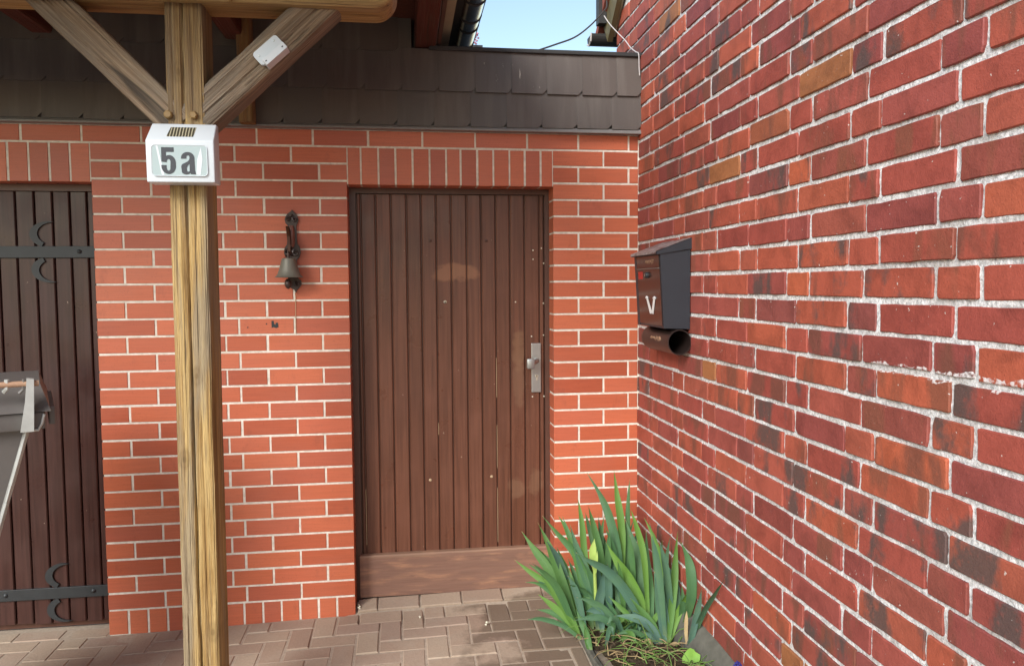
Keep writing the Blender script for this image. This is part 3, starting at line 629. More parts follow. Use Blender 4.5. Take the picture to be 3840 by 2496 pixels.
# concrete haunch along the foot of the wall
mb = MB(); n = 60
for i in range(n+1):
    y = -3.2+3.19*i/n; w = 0.012*fbm(y*6, 2.0); t = 0.02*fbm(y*4, 5.0)
    for x, z in ((-0.001, 0.018+w), (-0.020+t*.4, 0.006+w), (-0.050+t, -0.045+w), (-0.078+t, -0.11), (-0.085+t, -0.25)): mb.v.append(Vector((x, y, z-0.10*sstep(-0.75, -0.1, y)+0.004*fbm(x*60, y*40))))
for i in range(n):
    for k in range(4): a = i*5+k; mb.f.append([a, a+1, a+6, a+5])
mb.build('concrete_haunch', M['concrete'], house, True)

# ------------------------------------------------------------------ timber carport
def timber(name, mat, a, b, w, d, parent, seed=0, cracks=(), wane=0.004, yaw=None, res=0.018, taper=None):
    """squared, weathered timber from a to b (centre line); local Z along it, local -Y is the face seen; cracks: (x0, depth, width)"""
    a, b = Vector(a), Vector(b); Lz = (b-a).length; zax = (b-a).normalized(); yax = Vector((0, 0, 1)) if abs(zax.y) > 0.9 else Vector((0, 1, 0)); xax = yax.cross(zax).normalized(); yax = zax.cross(xax)
    m = max(4, int(Lz/res)); ring = []
    nf = 30
    for i in range(nf+1): ring.append((-w/2+w*i/nf, -d/2))
    for i in range(1, 8): ring.append((w/2, -d/2+d*i/8))
    for i in range(0, 7): ring.append((w/2-w*i/6, d/2))
    for i in range(1, 8): ring.append((-w/2, d/2-d*i/8))
    n = len(ring); vs = []; fs = []
    for j in range(m+1):
        z = Lz*j/m
        for x, y in ring:
            px, py = x, y; r = 0.006
            if abs(x) > w/2-r and abs(y) > d/2-r: px -= math.copysign(0.0035, x); py -= math.copysign(0.0035, y)
            e = fbm(x*14+seed, z*2.2, y*14, 3); px += math.copysign(wane, x)*(-abs(e))*1.6*(abs(x) > w*0.42); py += 0.004*e
            if y < -d/2+0.001:
                py += 0.0022*fbm(x*120+seed, z*3.0, 2.0, 2)
                for x0, dep, wd in cracks:
                    xc = x0+0.012*fbm(z*1.6+seed, x0*50)+0.004*fbm(z*9, x0*9+seed); q = (x-xc)/wd
                    if abs(q) < 3: py += dep*math.exp(-q*q)*max(0.0, min(1.0, 0.55+1.6*fbm(z*1.1, x0*77+seed)))
            vs.append((px, py, z))
    for j in range(m):
        for k in range(n): p = j*n+k; q = j*n+(k+1) % n; fs.append([p, q, q+n, p+n])
    fs.append([k for k in range(n)][::-1]); fs.append([m*n+k for k in range(n)])
    me = mdata(name, vs, fs, mat, True); me.set_sharp_from_angle(angle=math.radians(50))
    o = bpy.data.objects.new(name, me); COL.objects.link(o)
    Mx = Matrix(((xax.x, yax.x, zax.x, a.x), (xax.y, yax.y, zax.y, a.y), (xax.z, yax.z, zax.z, a.z), (0, 0, 0, 1)))
    o.matrix_basis = Mx
    if parent: o.parent = parent; o.location = a-wpos(parent)
    return o
carport = thing('timber_carport', 'weathered timber carport frame with square post, two braces and a roof', 'carport', (-1.858, -0.925, -0.23))
YP = -1.0; PW, PD = 0.124, 0.150
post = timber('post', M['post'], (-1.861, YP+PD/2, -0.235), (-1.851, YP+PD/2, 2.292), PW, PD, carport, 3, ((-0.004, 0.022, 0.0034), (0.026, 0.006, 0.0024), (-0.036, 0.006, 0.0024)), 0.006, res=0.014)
for s, x in ((0, -1.905), (1, -1.826)):
    mb = MB(); n = 6
    mb.lathe([(0.0, -0.016), (0.010, -0.016), (0.0135, -0.012), (0.0135, 0.004)], (x, YP, 1.925), 9 if s == 0 else 6, 'y'); mb.build('bolt_head', M['brass'], carport)
br_r = timber('brace', M['brace'], (-1.842, YP+0.062, 1.905), (-1.330, YP+0.062, 2.385), 0.118, 0.118, carport, 11, ((0.01, 0.010, 0.003), (-0.03, 0.007, 0.002), (0.038, 0.007, 0.0025)), 0.007, res=0.014)
br_l = timber('brace', M['brace'], (-1.875, YP+0.062, 1.895), (-2.400, YP+0.062, 2.420), 0.112, 0.118, carport, 23, ((0.0, 0.010, 0.003), (-0.028, 0.006, 0.002), (0.03, 0.006, 0.002)), 0.006, res=0.014)
# beam with rounded nose, a second board in front of it ending over the post
nose = [(-6.0, 2.286)]+[(-1.238+0.078*math.sin(a), 2.364-0.078*math.cos(a)) for a in [math.radians(i*9) for i in range(11)]]+[(-1.160, 2.46), (-6.0, 2.46)]
def beam_obj(name, poly, y0, y1, bev):
    bm = bmesh.new(); vf = [bm.verts.new((p[0], y0, p[1])) for p in poly]; f = bm.faces.new(vf)
    ext = bmesh.ops.extrude_face_region(bm, geom=[f]); vb = [v for v in ext['geom'] if isinstance(v, bmesh.types.BMVert)]
    for v in vb: v.co.y = y1
    bmesh.ops.recalc_face_normals(bm, faces=bm.faces[:])
    ed = [e for e in bm.edges if abs(e.verts[0].co.y-e.verts[1].co.y) < 1e-5 and e.calc_face_angle(0) > 1.0]
    bmesh.ops.bevel(bm, geom=ed, offset=bev, segments=4, profile=0.5, affect='EDGES')
    # rotate so that the grain (local Z) runs along the beam
    me = bpy.data.meshes.new(name); R = Matrix.Rotation(math.radians(-90), 4, 'Y')
    org = Vector((-1.8, (y0+y1)/2, 2.37))
    for v in bm.verts: v.co = R @ (v.co-org)
    bm.to_mesh(me); bm.free(); me.materials.append(M['beam']); 
    o = bpy.data.objects.new(name, me); COL.objects.link(o); o.rotation_euler = (0, math.radians(90), 0); o.location = org; attach(o, carport); return o
beam_obj('beam', nose, -1.030, -0.862, 0.014)
nb = [(-6.0, 2.2785)]+[(-1.704+0.022*math.sin(math.radians(i*15)), 2.3005-0.022*math.cos(math.radians(i*15))) for i in range(7)]+[(-1.682, 2.45), (-6.0, 2.45)]
beam_obj('beam_board', nb, -1.052, -1.0305, 0.005)
MB().box((-5.9, -0.99, 2.4605), (-0.93, -0.88, 2.462)).build('beam_cap', M['rafter'], carport)
def rafter(x, w=0.095, h=0.12, z=2.463):
    o = timber('rafter', M['rafter'], (x, -1.82, z+h/2), (x, 1.6 if x > -1.2 else -0.034, z+h/2), w, h, carport, int(x*10), (), 0.002, res=0.06); return o
rafter(-1.035, 0.10, 0.12, 2.464); rafter(-1.88, 0.09); rafter(-2.685, 0.09); rafter(-3.5, 0.09); rafter(-4.3, 0.09)
mb = MB(); mb.box((-6.0, -1.85, 2.592), (-0.965, 1.7, 2.62)); mb.build('roof_boards', M['rafter'], carport)
mb = MB(); mb.box((-6.0, -1.90, 2.6205), (-0.85, 1.75, 2.655)); mb.build('roof_sheet', M['roof'], carport)
mb = MB(); mb.box((-0.982, -1.55, 2.480), (-0.964, 1.70, 2.5915)); mb.build('eave_lining', M['frame'], carport)
mb = MB(); mb.box((-0.9635, -1.55, 2.545), (-0.915, 1.70, 2.590)); mb.build('eave_board', M['soffit'], carport)
# zinc half-round gutter with hooks, seen from below
gut = MB(); n = 14; gx_, gz_, gr_ = -0.822, 2.645, 0.052
for y in (-1.6, 1.75):
    for k in range(n+1):
        a = math.pi+math.pi*k/n; gut.v.append(Vector((gx_+gr_*math.cos(a), y, gz_+gr_*math.sin(a))))
for k in range(n): gut.f.append([k, k+1, n+2+k, n+1+k])
gobj = gut.build('gutter', M['zinc'], carport, True, fix=False)
for y in (-0.9, -0.45, -0.22, 0.02, 0.16, 0.42, 0.9):
    MB().tube([(gx_+(gr_+0.002)*math.cos(math.pi+math.pi*k/12), y, gz_+(gr_+0.002)*math.sin(math.pi+math.pi*k/12)) for k in range(13)], 0.0035, 6).build('gutter_hook', M['coping'], gobj)
MB().tube([(gx_+gr_, -1.6, gz_+0.004), (gx_+gr_, 1.75, gz_+0.004)], 0.008, 8).build('gutter_bead', M['coping'], gobj)
timber('wall_post', M['wall_timber'], (-1.828, -0.085, 2.088), (-1.832, -0.085, 2.60), 0.064, 0.07, carport, 5, (), 0.002, res=0.04)

# ------------------------------------------------------------------ house number lamp on the post
sign = thing('house_number_lamp', 'white solar house number lamp reading 5a on the timber post', 'house number', (-1.852, YP, 1.70))
xl, xr = -1.9555, -1.7475; yf = -1.082
prof = [(YP-0.004, 1.697), (yf, 1.697), (yf-0.004, 1.829), (YP-0.030, 1.891), (YP-0.004, 1.891)]
bm = bmesh.new(); va = [bm.verts.new((xl+(0.006 if i == 3 or i == 4 else 0.0), p[0], p[1])) for i, p in enumerate(prof)]; vb = [bm.verts.new((xr-(0.002 if i == 3 or i == 4 else 0.0), p[0], p[1])) for i, p in enumerate(prof)]
bm.faces.new(va[::-1]); bm.faces.new(vb)
for i in range(5): bm.faces.new((va[i], va[(i+1) % 5], vb[(i+1) % 5], vb[i]))
bmesh.ops.recalc_face_normals(bm, faces=bm.faces[:]); bmesh.ops.bevel(bm, geom=bm.edges[:], offset=0.004, segments=3, profile=0.5, affect='EDGES')
mb = MB(); bm.verts.index_update(); mb.add([v.co for v in bm.verts], [[v.index for v in f.verts] for f in bm.faces]); bm.free(); mb.build('housing', M['white'], sign, True)
def rrect(x0, x1, z0, z1, r, n=5):
    out = []
    for cx, cz, a0 in ((x1-r, z0+r, -90), (x1-r, z1-r, 0), (x0+r, z1-r, 90), (x0+r, z0+r, 180)):
        for i in range(n+1): a = math.radians(a0+90*i/n); out.append((cx+r*math.cos(a), cz+r*math.sin(a)))
    return out
MB().prism(rrect(-1.936, -1.770, 1.718, 1.812, 0.010), yf-0.0052, yf-0.001).build('display_window', M['milky'], sign)
ring = rrect(-1.938, -1.768, 1.716, 1.814, 0.012); inn = rrect(-1.936, -1.770, 1.718, 1.812, 0.010); mb = MB(); n = len(ring)
mb.v = [Vector((p[0], yf-0.0068, p[1])) for p in ring]+[Vector((p[0], yf-0.0056, p[1])) for p in inn]; mb.f = [[i, (i+1) % n, n+(i+1) % n, n+i] for i in range(n)]; mb.build('window_rim', M['white'], sign, fix=False)
# wedge-shaped lamp shells behind the window, left and right
MB().add([(-1.924, yf-0.0058, 1.811), (-1.908, yf-0.0058, 1.719), (-1.900, yf-0.0058, 1.719), (-1.918, yf-0.0058, 1.811)], [(0, 1, 2, 3)]).build('reflector', M['white'], sign)
MB().add([(-1.787, yf-0.0058, 1.808), (-1.799, yf-0.0058, 1.770), (-1.803, yf-0.0058, 1.721), (-1.790, yf-0.0058, 1.719), (-1.783, yf-0.0058, 1.77)], [(0, 1, 2, 3, 4)]).build('reflector', M['white'], sign)
sp_a = Vector((-1.892, yf-0.0045, 1.8415)); nrm = Vector((0, -(0.062), -(-0.052))).normalized()
t0 = (1.842-1.829)/0.062; t1 = (1.877-1.829)/0.062
def slant(x, t, off): return Vector((x, yf-0.004+(YP-0.030-yf+0.004)*t, 1.829+0.062*t))+Vector((0, -0.76, 0.65))*off
mb = MB(); mb.v = [slant(-1.894, t0, 0.0012), slant(-1.813, t0, 0.0012), slant(-1.809, t1, 0.0012), slant(-1.888, t1, 0.0012), slant(-1.894, t0, -.002), slant(-1.813, t0, -.002), slant(-1.809, t1, -.002), slant(-1.888, t1, -.002)]
mb.f = [[0, 1, 2, 3], [0, 4, 5, 1], [1, 5, 6, 2], [2, 6, 7, 3], [3, 7, 4, 0]]; mb.build('solar_panel', M['solar'], sign)
def glyph(ch, name, x0, x1, z0, z1, y):
    """heavy condensed characters drawn as outlines on a 0..1 grid"""
    cu = bpy.data.curves.new('glyph', 'CURVE'); cu.dimensions = '2D'; cu.fill_mode = 'BOTH'
    def arc(cx, cy, rx, ry, a0, a1, n=14): return [(cx+rx*math.cos(math.radians(a0+(a1-a0)*i/n)), cy+ry*math.sin(math.radians(a0+(a1-a0)*i/n))) for i in range(n+1)]
    if ch == '5':
        loops = [[(0.02, 1.0), (0.88, 1.0), (0.88, 0.83), (0.34, 0.83), (0.34, 0.685)]+arc(0.56, 0.42, 0.44, 0.29, 112, 0)+arc(0.50, 0.30, 0.50, 0.30, 0, -180)+[(0.0, 0.335), (0.36, 0.335), (0.36, 0.22)]+arc(0.50, 0.21, 0.12, 0.085, 180, 360)+[(0.64, 0.46)]+arc(0.51, 0.46, 0.13, 0.10, 0, 180, 8)+[(0.38, 0.44), (0.02, 0.46)]]
    else:
        loops = [[(0.0, 0.70)]+arc(0.46, 0.74, 0.45, 0.26, 170, 0)+[(0.93, 0.16), (1.0, 0.0), (0.66, 0.0), (0.61, 0.08)]+arc(0.34, 0.16, 0.34, 0.17, -35, -150)+[(0.01, 0.30)]+arc(0.30, 0.34, 0.29, 0.16, 180, 110)+[(0.46, 0.58), (0.56, 0.66), (0.58, 0.74)]+arc(0.47, 0.76, 0.11, 0.09, 0, 180, 8)+[(0.37, 0.70)],
                 [(0.57, 0.46), (0.57, 0.20)]+arc(0.48, 0.19, 0.095, 0.075, 0, -180, 8)+[(0.38, 0.30), (0.44, 0.38)]]
    for lp in loops:
        s = cu.splines.new('POLY'); s.points.add(len(lp)-1); s.use_cyclic_u = True
        for i, p in enumerate(lp): s.points[i].co = (x0+(x1-x0)*p[0], z0+(z1-z0)*p[1], 0, 1)
    to = bpy.data.objects.new('tmp', cu); COL.objects.link(to); dg = bpy.context.evaluated_depsgraph_get()
    me = bpy.data.meshes.new_from_object(to.evaluated_get(dg)); bpy.data.objects.remove(to)
    w = wpos(sign)
    for v in me.vertices: v.co = Vector((v.co.x, y, v.co.y))-w
    me.materials.clear(); me.materials.append(M['digit']); o = bpy.data.objects.new(name, me); COL.objects.link(o); o.parent = sign
glyph('5', 'digit_five', -1.9085, -1.8645, 1.722, 1.806, yf-0.0064); glyph('a', 'letter_a', -1.8485, -1.8035, 1.722, 1.792, yf-0.0064)

# ------------------------------------------------------------------ white sensor box on the right brace
sens = thing('sensor_box', 'small white sensor box with cover screwed to the right brace', 'sensor', (-1.575, YP, 2.13))
ang = math.radians(42); Rm = Matrix.Translation((-1.578, YP-0.004, 2.135)) @ Matrix.Rotation(-ang, 4, 'Y')
mb = MB(); mb.prism(rrect(-0.050, 0.052, -0.020, 0.030, 0.011), -0.012, 0.004); mb.xf(Rm); mb.build('plate', M['white'], sens)
mb = MB(); mb.box((-0.040, -0.056, -0.040), (0.050, 0.002, -0.0170), 0.002); mb.xf(Rm); mb.build('cover', M['white'], sens)
for x, z in ((-0.036, 0.012), (0.034, 0.018)):
    mb = MB(); mb.lathe([(0.0, -0.0135), (0.004, -0.0135), (0.0045, -0.0115)], (x, 0, z), 10, 'y'); mb.xf(Rm); mb.build('screw', M['steel'], sens)
mb = MB(); mb.box((-0.039, -0.0145, -0.0169), (0.049, -0.011, -0.0148)); mb.xf(Rm); mb.build('seam', M['iron'], sens)
for x in (-0.032, 0.038):
    mb = MB(); mb.box((x-0.003, -0.0568, -0.030), (x+0.003, -0.0555, -0.027)); mb.xf(Rm); mb.build('cover_screw', M['iron'], sens)

# ------------------------------------------------------------------ mailbox on the old brick wall
mail = thing('mailbox', 'dark brown metal mailbox with newspaper tube on the old brick wall', 'mailbox', (-0.005, -0.54, 1.18))
Yn, Yf_ = -0.708, -0.372
prof = [(-0.010, 1.180), (-0.118, 1.184), (-0.136, 1.486), (-0.010, 1.500)]      # x, z
mb = MB(); n = len(prof)
vs = [(x, Yn, z) for x, z in prof]+[(x, Yf_, z) for x, z in prof]
mb.add(vs, [(0, 1, 2, 3), (7, 6, 5, 4), (0, 4, 5, 1), (2, 6, 7, 3), (3, 7, 4, 0), (1, 5, 6, 2)]); mb.build('case', M['slate'], mail)
def front(y, t, off): # point on the front face: y along, t 0..1 bottom to top
    return Vector((-0.118-0.018*t-off, y, 1.184+0.302*t))
def fpanel(name, mat, ya, yb, ta, tb, off, th=0.0035):
    a = [front(ya, ta, off), front(yb, ta, off), front(yb, tb, off), front(ya, tb, off)]; b = [v+Vector((th, 0, 0)) for v in a]
    return MB().add(a+b, [(0, 1, 2, 3), (0, 4, 5, 1), (1, 5, 6, 2), (2, 6, 7, 3), (3, 7, 4, 0)]).build(name, mat, mail)
fpanel('door_panel', M['box_brown'], Yn+0.012, Yf_-0.030, 0.03, 0.79, 0.003)
fpanel('slot_flap', M['box_brown'], Yn+0.012, Yf_-0.030, 0.815, 0.975, 0.004)
fpanel('flap_edge', M['steel'], Yn+0.012, Yf_-0.030, 0.796, 0.808, 0.006)
fpanel('corner_strip', M['slate'], Yf_-0.026, Yf_, 0.0, 0.985, 0.004)
fpanel('red_sticker', M['red'], Yf_-0.105, Yf_-0.045, 0.66, 0.765, 0.0042, 0.001)
MB().lathe([(0.0, -0.012), (0.011, -0.011), (0.013, -0.006), (0.013, 0.004)], (-0.135, -0.545, 1.400), 14, 'x').build('lock', M['iron'], mail, True)
MB().lathe([(0.0, -0.0125), (0.006, -0.0125)], (-0.1352, -0.545, 1.400), 10, 'x').build('lock_face', M['steel'], mail)
for pts in ([(-0.508, 0.405), (-0.534, 0.405), (-0.586, 0.185), (-0.552, 0.178)], [(-0.630, 0.392), (-0.606, 0.402), (-0.572, 0.185), (-0.598, 0.178)]):
    a = [front(y, t, 0.0045) for y, t in pts]; MB().add(a, [(0, 1, 2, 3)]).build('emblem_stroke', M['paint'], mail)
for yc in (-0.520, -0.620):
    MB().tube([front(yc-0.013, 0.398, 0.0045), front(yc, 0.414, 0.0045), front(yc+0.013, 0.398, 0.0045)], 0.0036, 6).build('emblem_curl', M['paint'], mail)
rr = random.Random(5)
def scribble(yc, z0, x, name, wid, n):
    mbs = MB()
    for i in range(n):
        y = yc+wid*(i/(n-1)-0.5); h = rr.uniform(0.008, 0.022)
        mbs.tube([(x(y, z0-h*.5), y, z0-h*0.5), (x(y, z0+h*.4), y-rr.uniform(-.006, .010), z0+h*0.4), (x(y, z0), y-0.010, z0+rr.uniform(-.004, .004))], 0.0010, 4)
    mbs.build(name, M['rust'], mail)
scribble(-0.575, 1.456, lambda y, z: -0.118-0.018*(z-1.184)/0.302-0.0048, 'worn_lettering', 0.10, 8)
# pitched lid with skirt
mb = MB(); Yl0, Yl1 = Yn-0.006, Yf_+0.006
poly = [(-0.006, 1.546), (-0.152, 1.492), (-0.152, 1.480), (-0.006, 1.503)]
vs = [(x, Yl0, z) for x, z in poly]+[(x, Yl1, z) for x, z in poly]; mb.add(vs, [(0, 1, 2, 3), (7, 6, 5, 4), (0, 4, 5, 1), (1, 5, 6, 2), (2, 6, 7, 3), (3, 7, 4, 0)]); lid = mb.build('lid', M['slate'], mail)
def m_lid():
    t = NT('weathered_lid_top', 0.35, 0.6); n = t.noise(t.coord((1, 1, 1)), 40.0, 5, 0.7, 1.0)
    t.col(t.mix(t.ramp(n, [(0.42, 0.0), (0.62, 1.0)]), (0.07, 0.035, 0.03), (0.42, 0.40, 0.39))); t.bump(n, 0.5, 0.002); return t.m
MB().add([(-0.004, Yl0, 1.5485), (-0.155, Yl0, 1.4935), (-0.155, Yl1, 1.4935), (-0.004, Yl1, 1.5485), (-0.157, Yl0, 1.4835), (-0.157, Yl1, 1.4835)], [(0, 1, 2, 3), (1, 4, 5, 2)]).build('lid_top', m_lid(), mail)
# newspaper tube: open oval sleeve
mb = MB(); n = 28
def oval(y, k, rx, rz): a = 2*math.pi*k/n; return Vector((-0.055+rx*math.cos(a), y, 1.127+rz*math.sin(a)))
for y, rx, rz in ((-0.716, 0.046, 0.048), (-0.716, 0.050, 0.052), (-0.372, 0.050, 0.052), (-0.372, 0.046, 0.048)):
    for k in range(n): mb.v.append(oval(y, k, rx, rz))
for r_ in range(3):
    for k in range(n): a = r_*n+k; b = r_*n+(k+1) % n; mb.f.append([a, b, b+n, a+n])
for k in range(n): mb.f.append([k, (k+1) % n, 3*n+(k+1) % n, 3*n+k])
mb.build('newspaper_tube', plain('tube_brown_black', (0.022, 0.014, 0.012), 0.35, 0.45), mail, True, fix=False)
MB().lathe([(0.0, 0.0), (0.047, 0.0)], (-0.055, -0.40, 1.127), 20, 'y').build('tube_back', M['dark'], mail)
MB().box((-0.075, -0.60, 1.176), (-0.020, -0.46, 1.182)).build('tube_bracket', M['slate'], mail)
scribble(-0.56, 1.137, lambda y, z: -0.055-0.0512*math.sqrt(max(0, 1-((z-1.127)/0.0535)**2)), 'tube_lettering', 0.13, 12)

# ------------------------------------------------------------------ ornate bell on the clinker wall
bell = thing('wall_bell', 'old metal bell hanging from an ornate dark wall bracket beside the door', 'bell', (-1.662, 0.0, 1.34))
def soft(pts): return pts
mb = MB()
pl = [(-1.657, 1.716), (-1.651, 1.706), (-1.646, 1.700), (-1.640, 1.690), (-1.634, 1.672), (-1.637, 1.655), (-1.643, 1.640), (-1.640, 1.560), (-1.632, 1.545), (-1.628, 1.520), (-1.634, 1.498), (-1.643, 1.486), (-1.640, 1.400), (-1.630, 1.390), (-1.628, 1.372), (-1.638, 1.356), (-1.646, 1.346), (-1.650, 1.334), (-1.655, 1.348), (-1.668, 1.356), (-1.682, 1.366), (-1.686, 1.384), (-1.678, 1.400), (-1.672, 1.486), (-1.682, 1.496), (-1.690, 1.515), (-1.687, 1.540), (-1.678, 1.556), (-1.672, 1.640), (-1.682, 1.655), (-1.684, 1.672), (-1.677, 1.692), (-1.668, 1.702), (-1.662, 1.706)]
pl = [(-1.660+(p_[0]+1.660)*1.22, p_[1]) for p_ in pl]; mb.prism(pl, -0.013, 0.0); mb.build('back_plate', M['cast'], bell)
mb = MB(); mb.tube([(-1.660, -0.014, 1.640), (-1.659, -0.020, 1.62), (-1.658, -0.020, 1.565), (-1.660, -0.014, 1.545)], [0.010, 0.0135, 0.0135, 0.010], 10); mb.build('baluster', plain('copper_brown', (0.22, 0.10, 0.075), 0.35, 0.5, metal=0.3), bell, True)
for cx, cz, r_, ph in ((-1.673, 1.672, 0.012, 0), (-1.644, 1.672, 0.012, 2), (-1.680, 1.520, 0.017, 0), (-1.641, 1.518, 0.017, 2), (-1.679, 1.380, 0.012, 1), (-1.638, 1.378, 0.013, 2)):
    MB().tube([(cx+r_*(1-0.07*i)*math.cos(ph+i*0.7), -0.016-0.001*i, cz+r_*(1-0.07*i)*math.sin(ph+i*0.7)) for i in range(12)], [0.0052-0.0002*i for i in range(12)], 6).build('scroll', M['cast'], bell, True)
for i in range(14):
    a = rr.uniform(0, 6.28); c = rr.choice(((-1.660, 1.675), (-1.662, 1.525), (-1.662, 1.50))); q = rr.uniform(0.005, 0.024); x_, z_ = c[0]+q*math.cos(a), c[1]+q*math.sin(a)
    MB().tube([(x_, -0.013, z_), (x_+0.007*math.cos(a), -0.024, z_+0.009*math.sin(a)), (x_+0.012*math.cos(a+.6), -0.017, z_+0.014*math.sin(a+.6))], [0.0052, 0.0042, 0.001], 5).build('ornament_leaf', M['cast'], bell, True)
mb = MB(); mb.add([(-1.686, -0.014, 1.640), (-1.679, -0.045, 1.626), (-1.671, -0.085, 1.590), (-1.667, -0.098, 1.552), (-1.668, -0.098, 1.520), (-1.668, -0.070, 1.512), (-1.672, -0.050, 1.548), (-1.679, -0.014, 1.560)], [(0, 1, 2, 3, 4, 5, 6, 7)])
mb.add([(v.x+0.012, v.y, v.z) for v in mb.v[:8]], [(7, 6, 5, 4, 3, 2, 1, 0)]); mb.f += [[i, (i+1) % 8, 8+(i+1) % 8, 8+i] for i in range(8)]
mb.build('bracket_arm', plain('rust_brown_iron', (0.075, 0.030, 0.014), 0.55), bell)
bc = (-1.667, -0.078, 0.0)
mb = MB(); mb.lathe([(0.0, 1.493), (0.020, 1.4925), (0.0300, 1.4890), (0.0350, 1.470), (0.0430, 1.440), (0.0520, 1.416), (0.0600, 1.4075), (0.0640, 1.4045), (0.0605, 1.4040), (0.054, 1.4080), (0.042, 1.420), (0.030, 1.468), (0.0, 1.474)], bc, 36); mb.build('bell_body', M['bell'], bell, True, fix=False)
mb = MB(); mb.tube([(-1.667, -0.078, 1.525), (-1.667, -0.078, 1.489)], 0.006, 8); mb.build('bell_hanger', M['cast'], bell)
mb = MB(); mb.tube([(-1.668, -0.078, 1.470), (-1.670, -0.076, 1.390)], 0.0025, 6); mb.lathe([(0.0, 1.352), (0.006, 1.354), (0.013, 1.362), (0.0165, 1.375), (0.0140, 1.388), (0.007, 1.397), (0.0, 1.399)], (-1.672, -0.075, 0), 16); mb.build('clapper', M['cast'], bell, True)
MB().tube([(-1.651, -0.010, 1.336), (-1.651, -0.003, 1.30), (-1.652, -0.002, 1.24), (-1.653, -0.002, 1.145)], 0.0016, 5).build('pull_wire', M['cord'], bell)

# ------------------------------------------------------------------ wheeled waste bin at the left edge
wbin = thing('waste_bin', 'grey brown plastic waste bin with pale corner at the left', 'waste bin', (-2.66, -0.75, -0.235))
def loft(mb, a, b):
    """a, b: (x0,x1,y0,y1,z) rectangles"""
    vs = []
    for x0, x1, y0, y1, z in (a, b): vs += [(x0, y0, z), (x1, y0, z), (x1, y1, z), (x0, y1, z)]
    return mb.add(vs, [(3, 2, 1, 0), (4, 5, 6, 7)]+[(i, (i+1) % 4, 4+(i+1) % 4, 4+i) for i in range(4)])
mb = loft(MB(), (-2.93, -2.690, -0.93, -0.52, -0.17), (-2.95, -2.388, -1.0, -0.45, 0.905)); mb.build('body', M['bin'], wbin)
mb = MB(); mb.add([(-2.690, -0.933, -0.17), (-2.388, -1.003, 0.905), (-2.378, -0.992, 0.905), (-2.680, -0.925, -0.17), (-2.700, -0.9335, -0.17), (-2.396, -1.0035, 0.905)], [(0, 1, 2, 3), (4, 5, 1, 0)])
for i in range(18):
    t = i/18; p = Vector((-2.690, -0.933, -0.17)).lerp(Vector((-2.388, -1.003, 0.905)), t); q = Vector((-2.690, -0.933, -0.17)).lerp(Vector((-2.388, -1.003, 0.905)), t+0.058)
    w = rr.uniform(0.0025, 0.006); mb.tube([p, q], w, 6)
mb.build('corner_edge', M['bin_edge'], wbin, True)  # paler uneven strip along the front corner of the body
mb = MB(); mb.box((-2.97, -1.03, 0.905), (-2.335, -0.42, 0.962), 0.008); mb.build('rim', M['bin'], wbin, True)
mb = MB(); mb.tube([(-2.338, -1.032, 0.955), (-2.345, -1.032, 0.925), (-2.356, -1.032, 0.905), (-2.40, -1.032, 0.903)], 0.0045, 6); mb.build('rim_lip', M['bin_edge'], wbin, True)
mb = loft(MB(), (-2.98, -2.318, -1.04, -0.40, 0.964), (-2.96, -2.345, -0.95, -0.44, 1.045)); mb.build('lid', M['bin'], wbin)
mb = MB(); mb.box((-2.325, -0.985, 0.912), (-2.306, -0.52, 0.972), 0.004); mb.build('lid_flange', M['bin'], wbin)
mb = MB(); mb.add([(-2.405, -1.058, 0.905), (-2.368, -1.058, 0.905), (-2.362, -1.058, 1.072), (-2.382, -1.058, 1.076), (-2.389, -1.058, 1.0), (-2.405, -1.030, 0.905), (-2.368, -1.030, 0.905), (-2.362, -1.020, 1.072), (-2.382, -1.020, 1.076), (-2.389, -1.030, 1.0)], [(0, 1, 2, 3, 4), (9, 8, 7, 6, 5)]+[(i, 5+i, 5+(i+1) % 5, (i+1) % 5) for i in range(5)]); mb.build('hinge_lug', M['bin_edge'], wbin)
mb = MB(); mb.tube([(-2.445, -1.03, 1.035), (-2.437, -1.04, 1.045), (-2.435, -1.042, 1.075)], 0.007, 6); mb.build('hinge_lug', M['bin_edge'], wbin)
mb = MB(); mb.tube([(-2.404, -1.04, 1.028), (-2.392, -1.04, 1.04), (-2.389, -1.042, 1.074)], 0.006, 6); mb.build('hinge_lug', M['bin'], wbin)
mb = MB(); mb.tube([(-2.90, -1.04, 1.062), (-2.349, -1.04, 1.058)], 0.0095, 12); mb.build('handle_rod', M['wood_rod'], wbin, True)
for x in (-2.86, -2.62):
    mb = MB(); mb.lathe([(0.0, -0.02), (0.09, -0.02), (0.10, 0.0), (0.09, 0.02), (0.0, 0.02)], (x, -0.53, -0.13), 20, 'x'); mb.build('wheel', M['iron'], wbin)

for o_ in wbin.children:   # turned a little towards the drive
    Rz = Matrix.Rotation(math.radians(24), 4, 'Z'); c0 = Vector((-2.38, -1.03, 0.0))-wpos(wbin)
    for v in o_.data.vertices: v.co = Rz @ (v.co-c0)+c0+Vector((0.022, 0, 0))
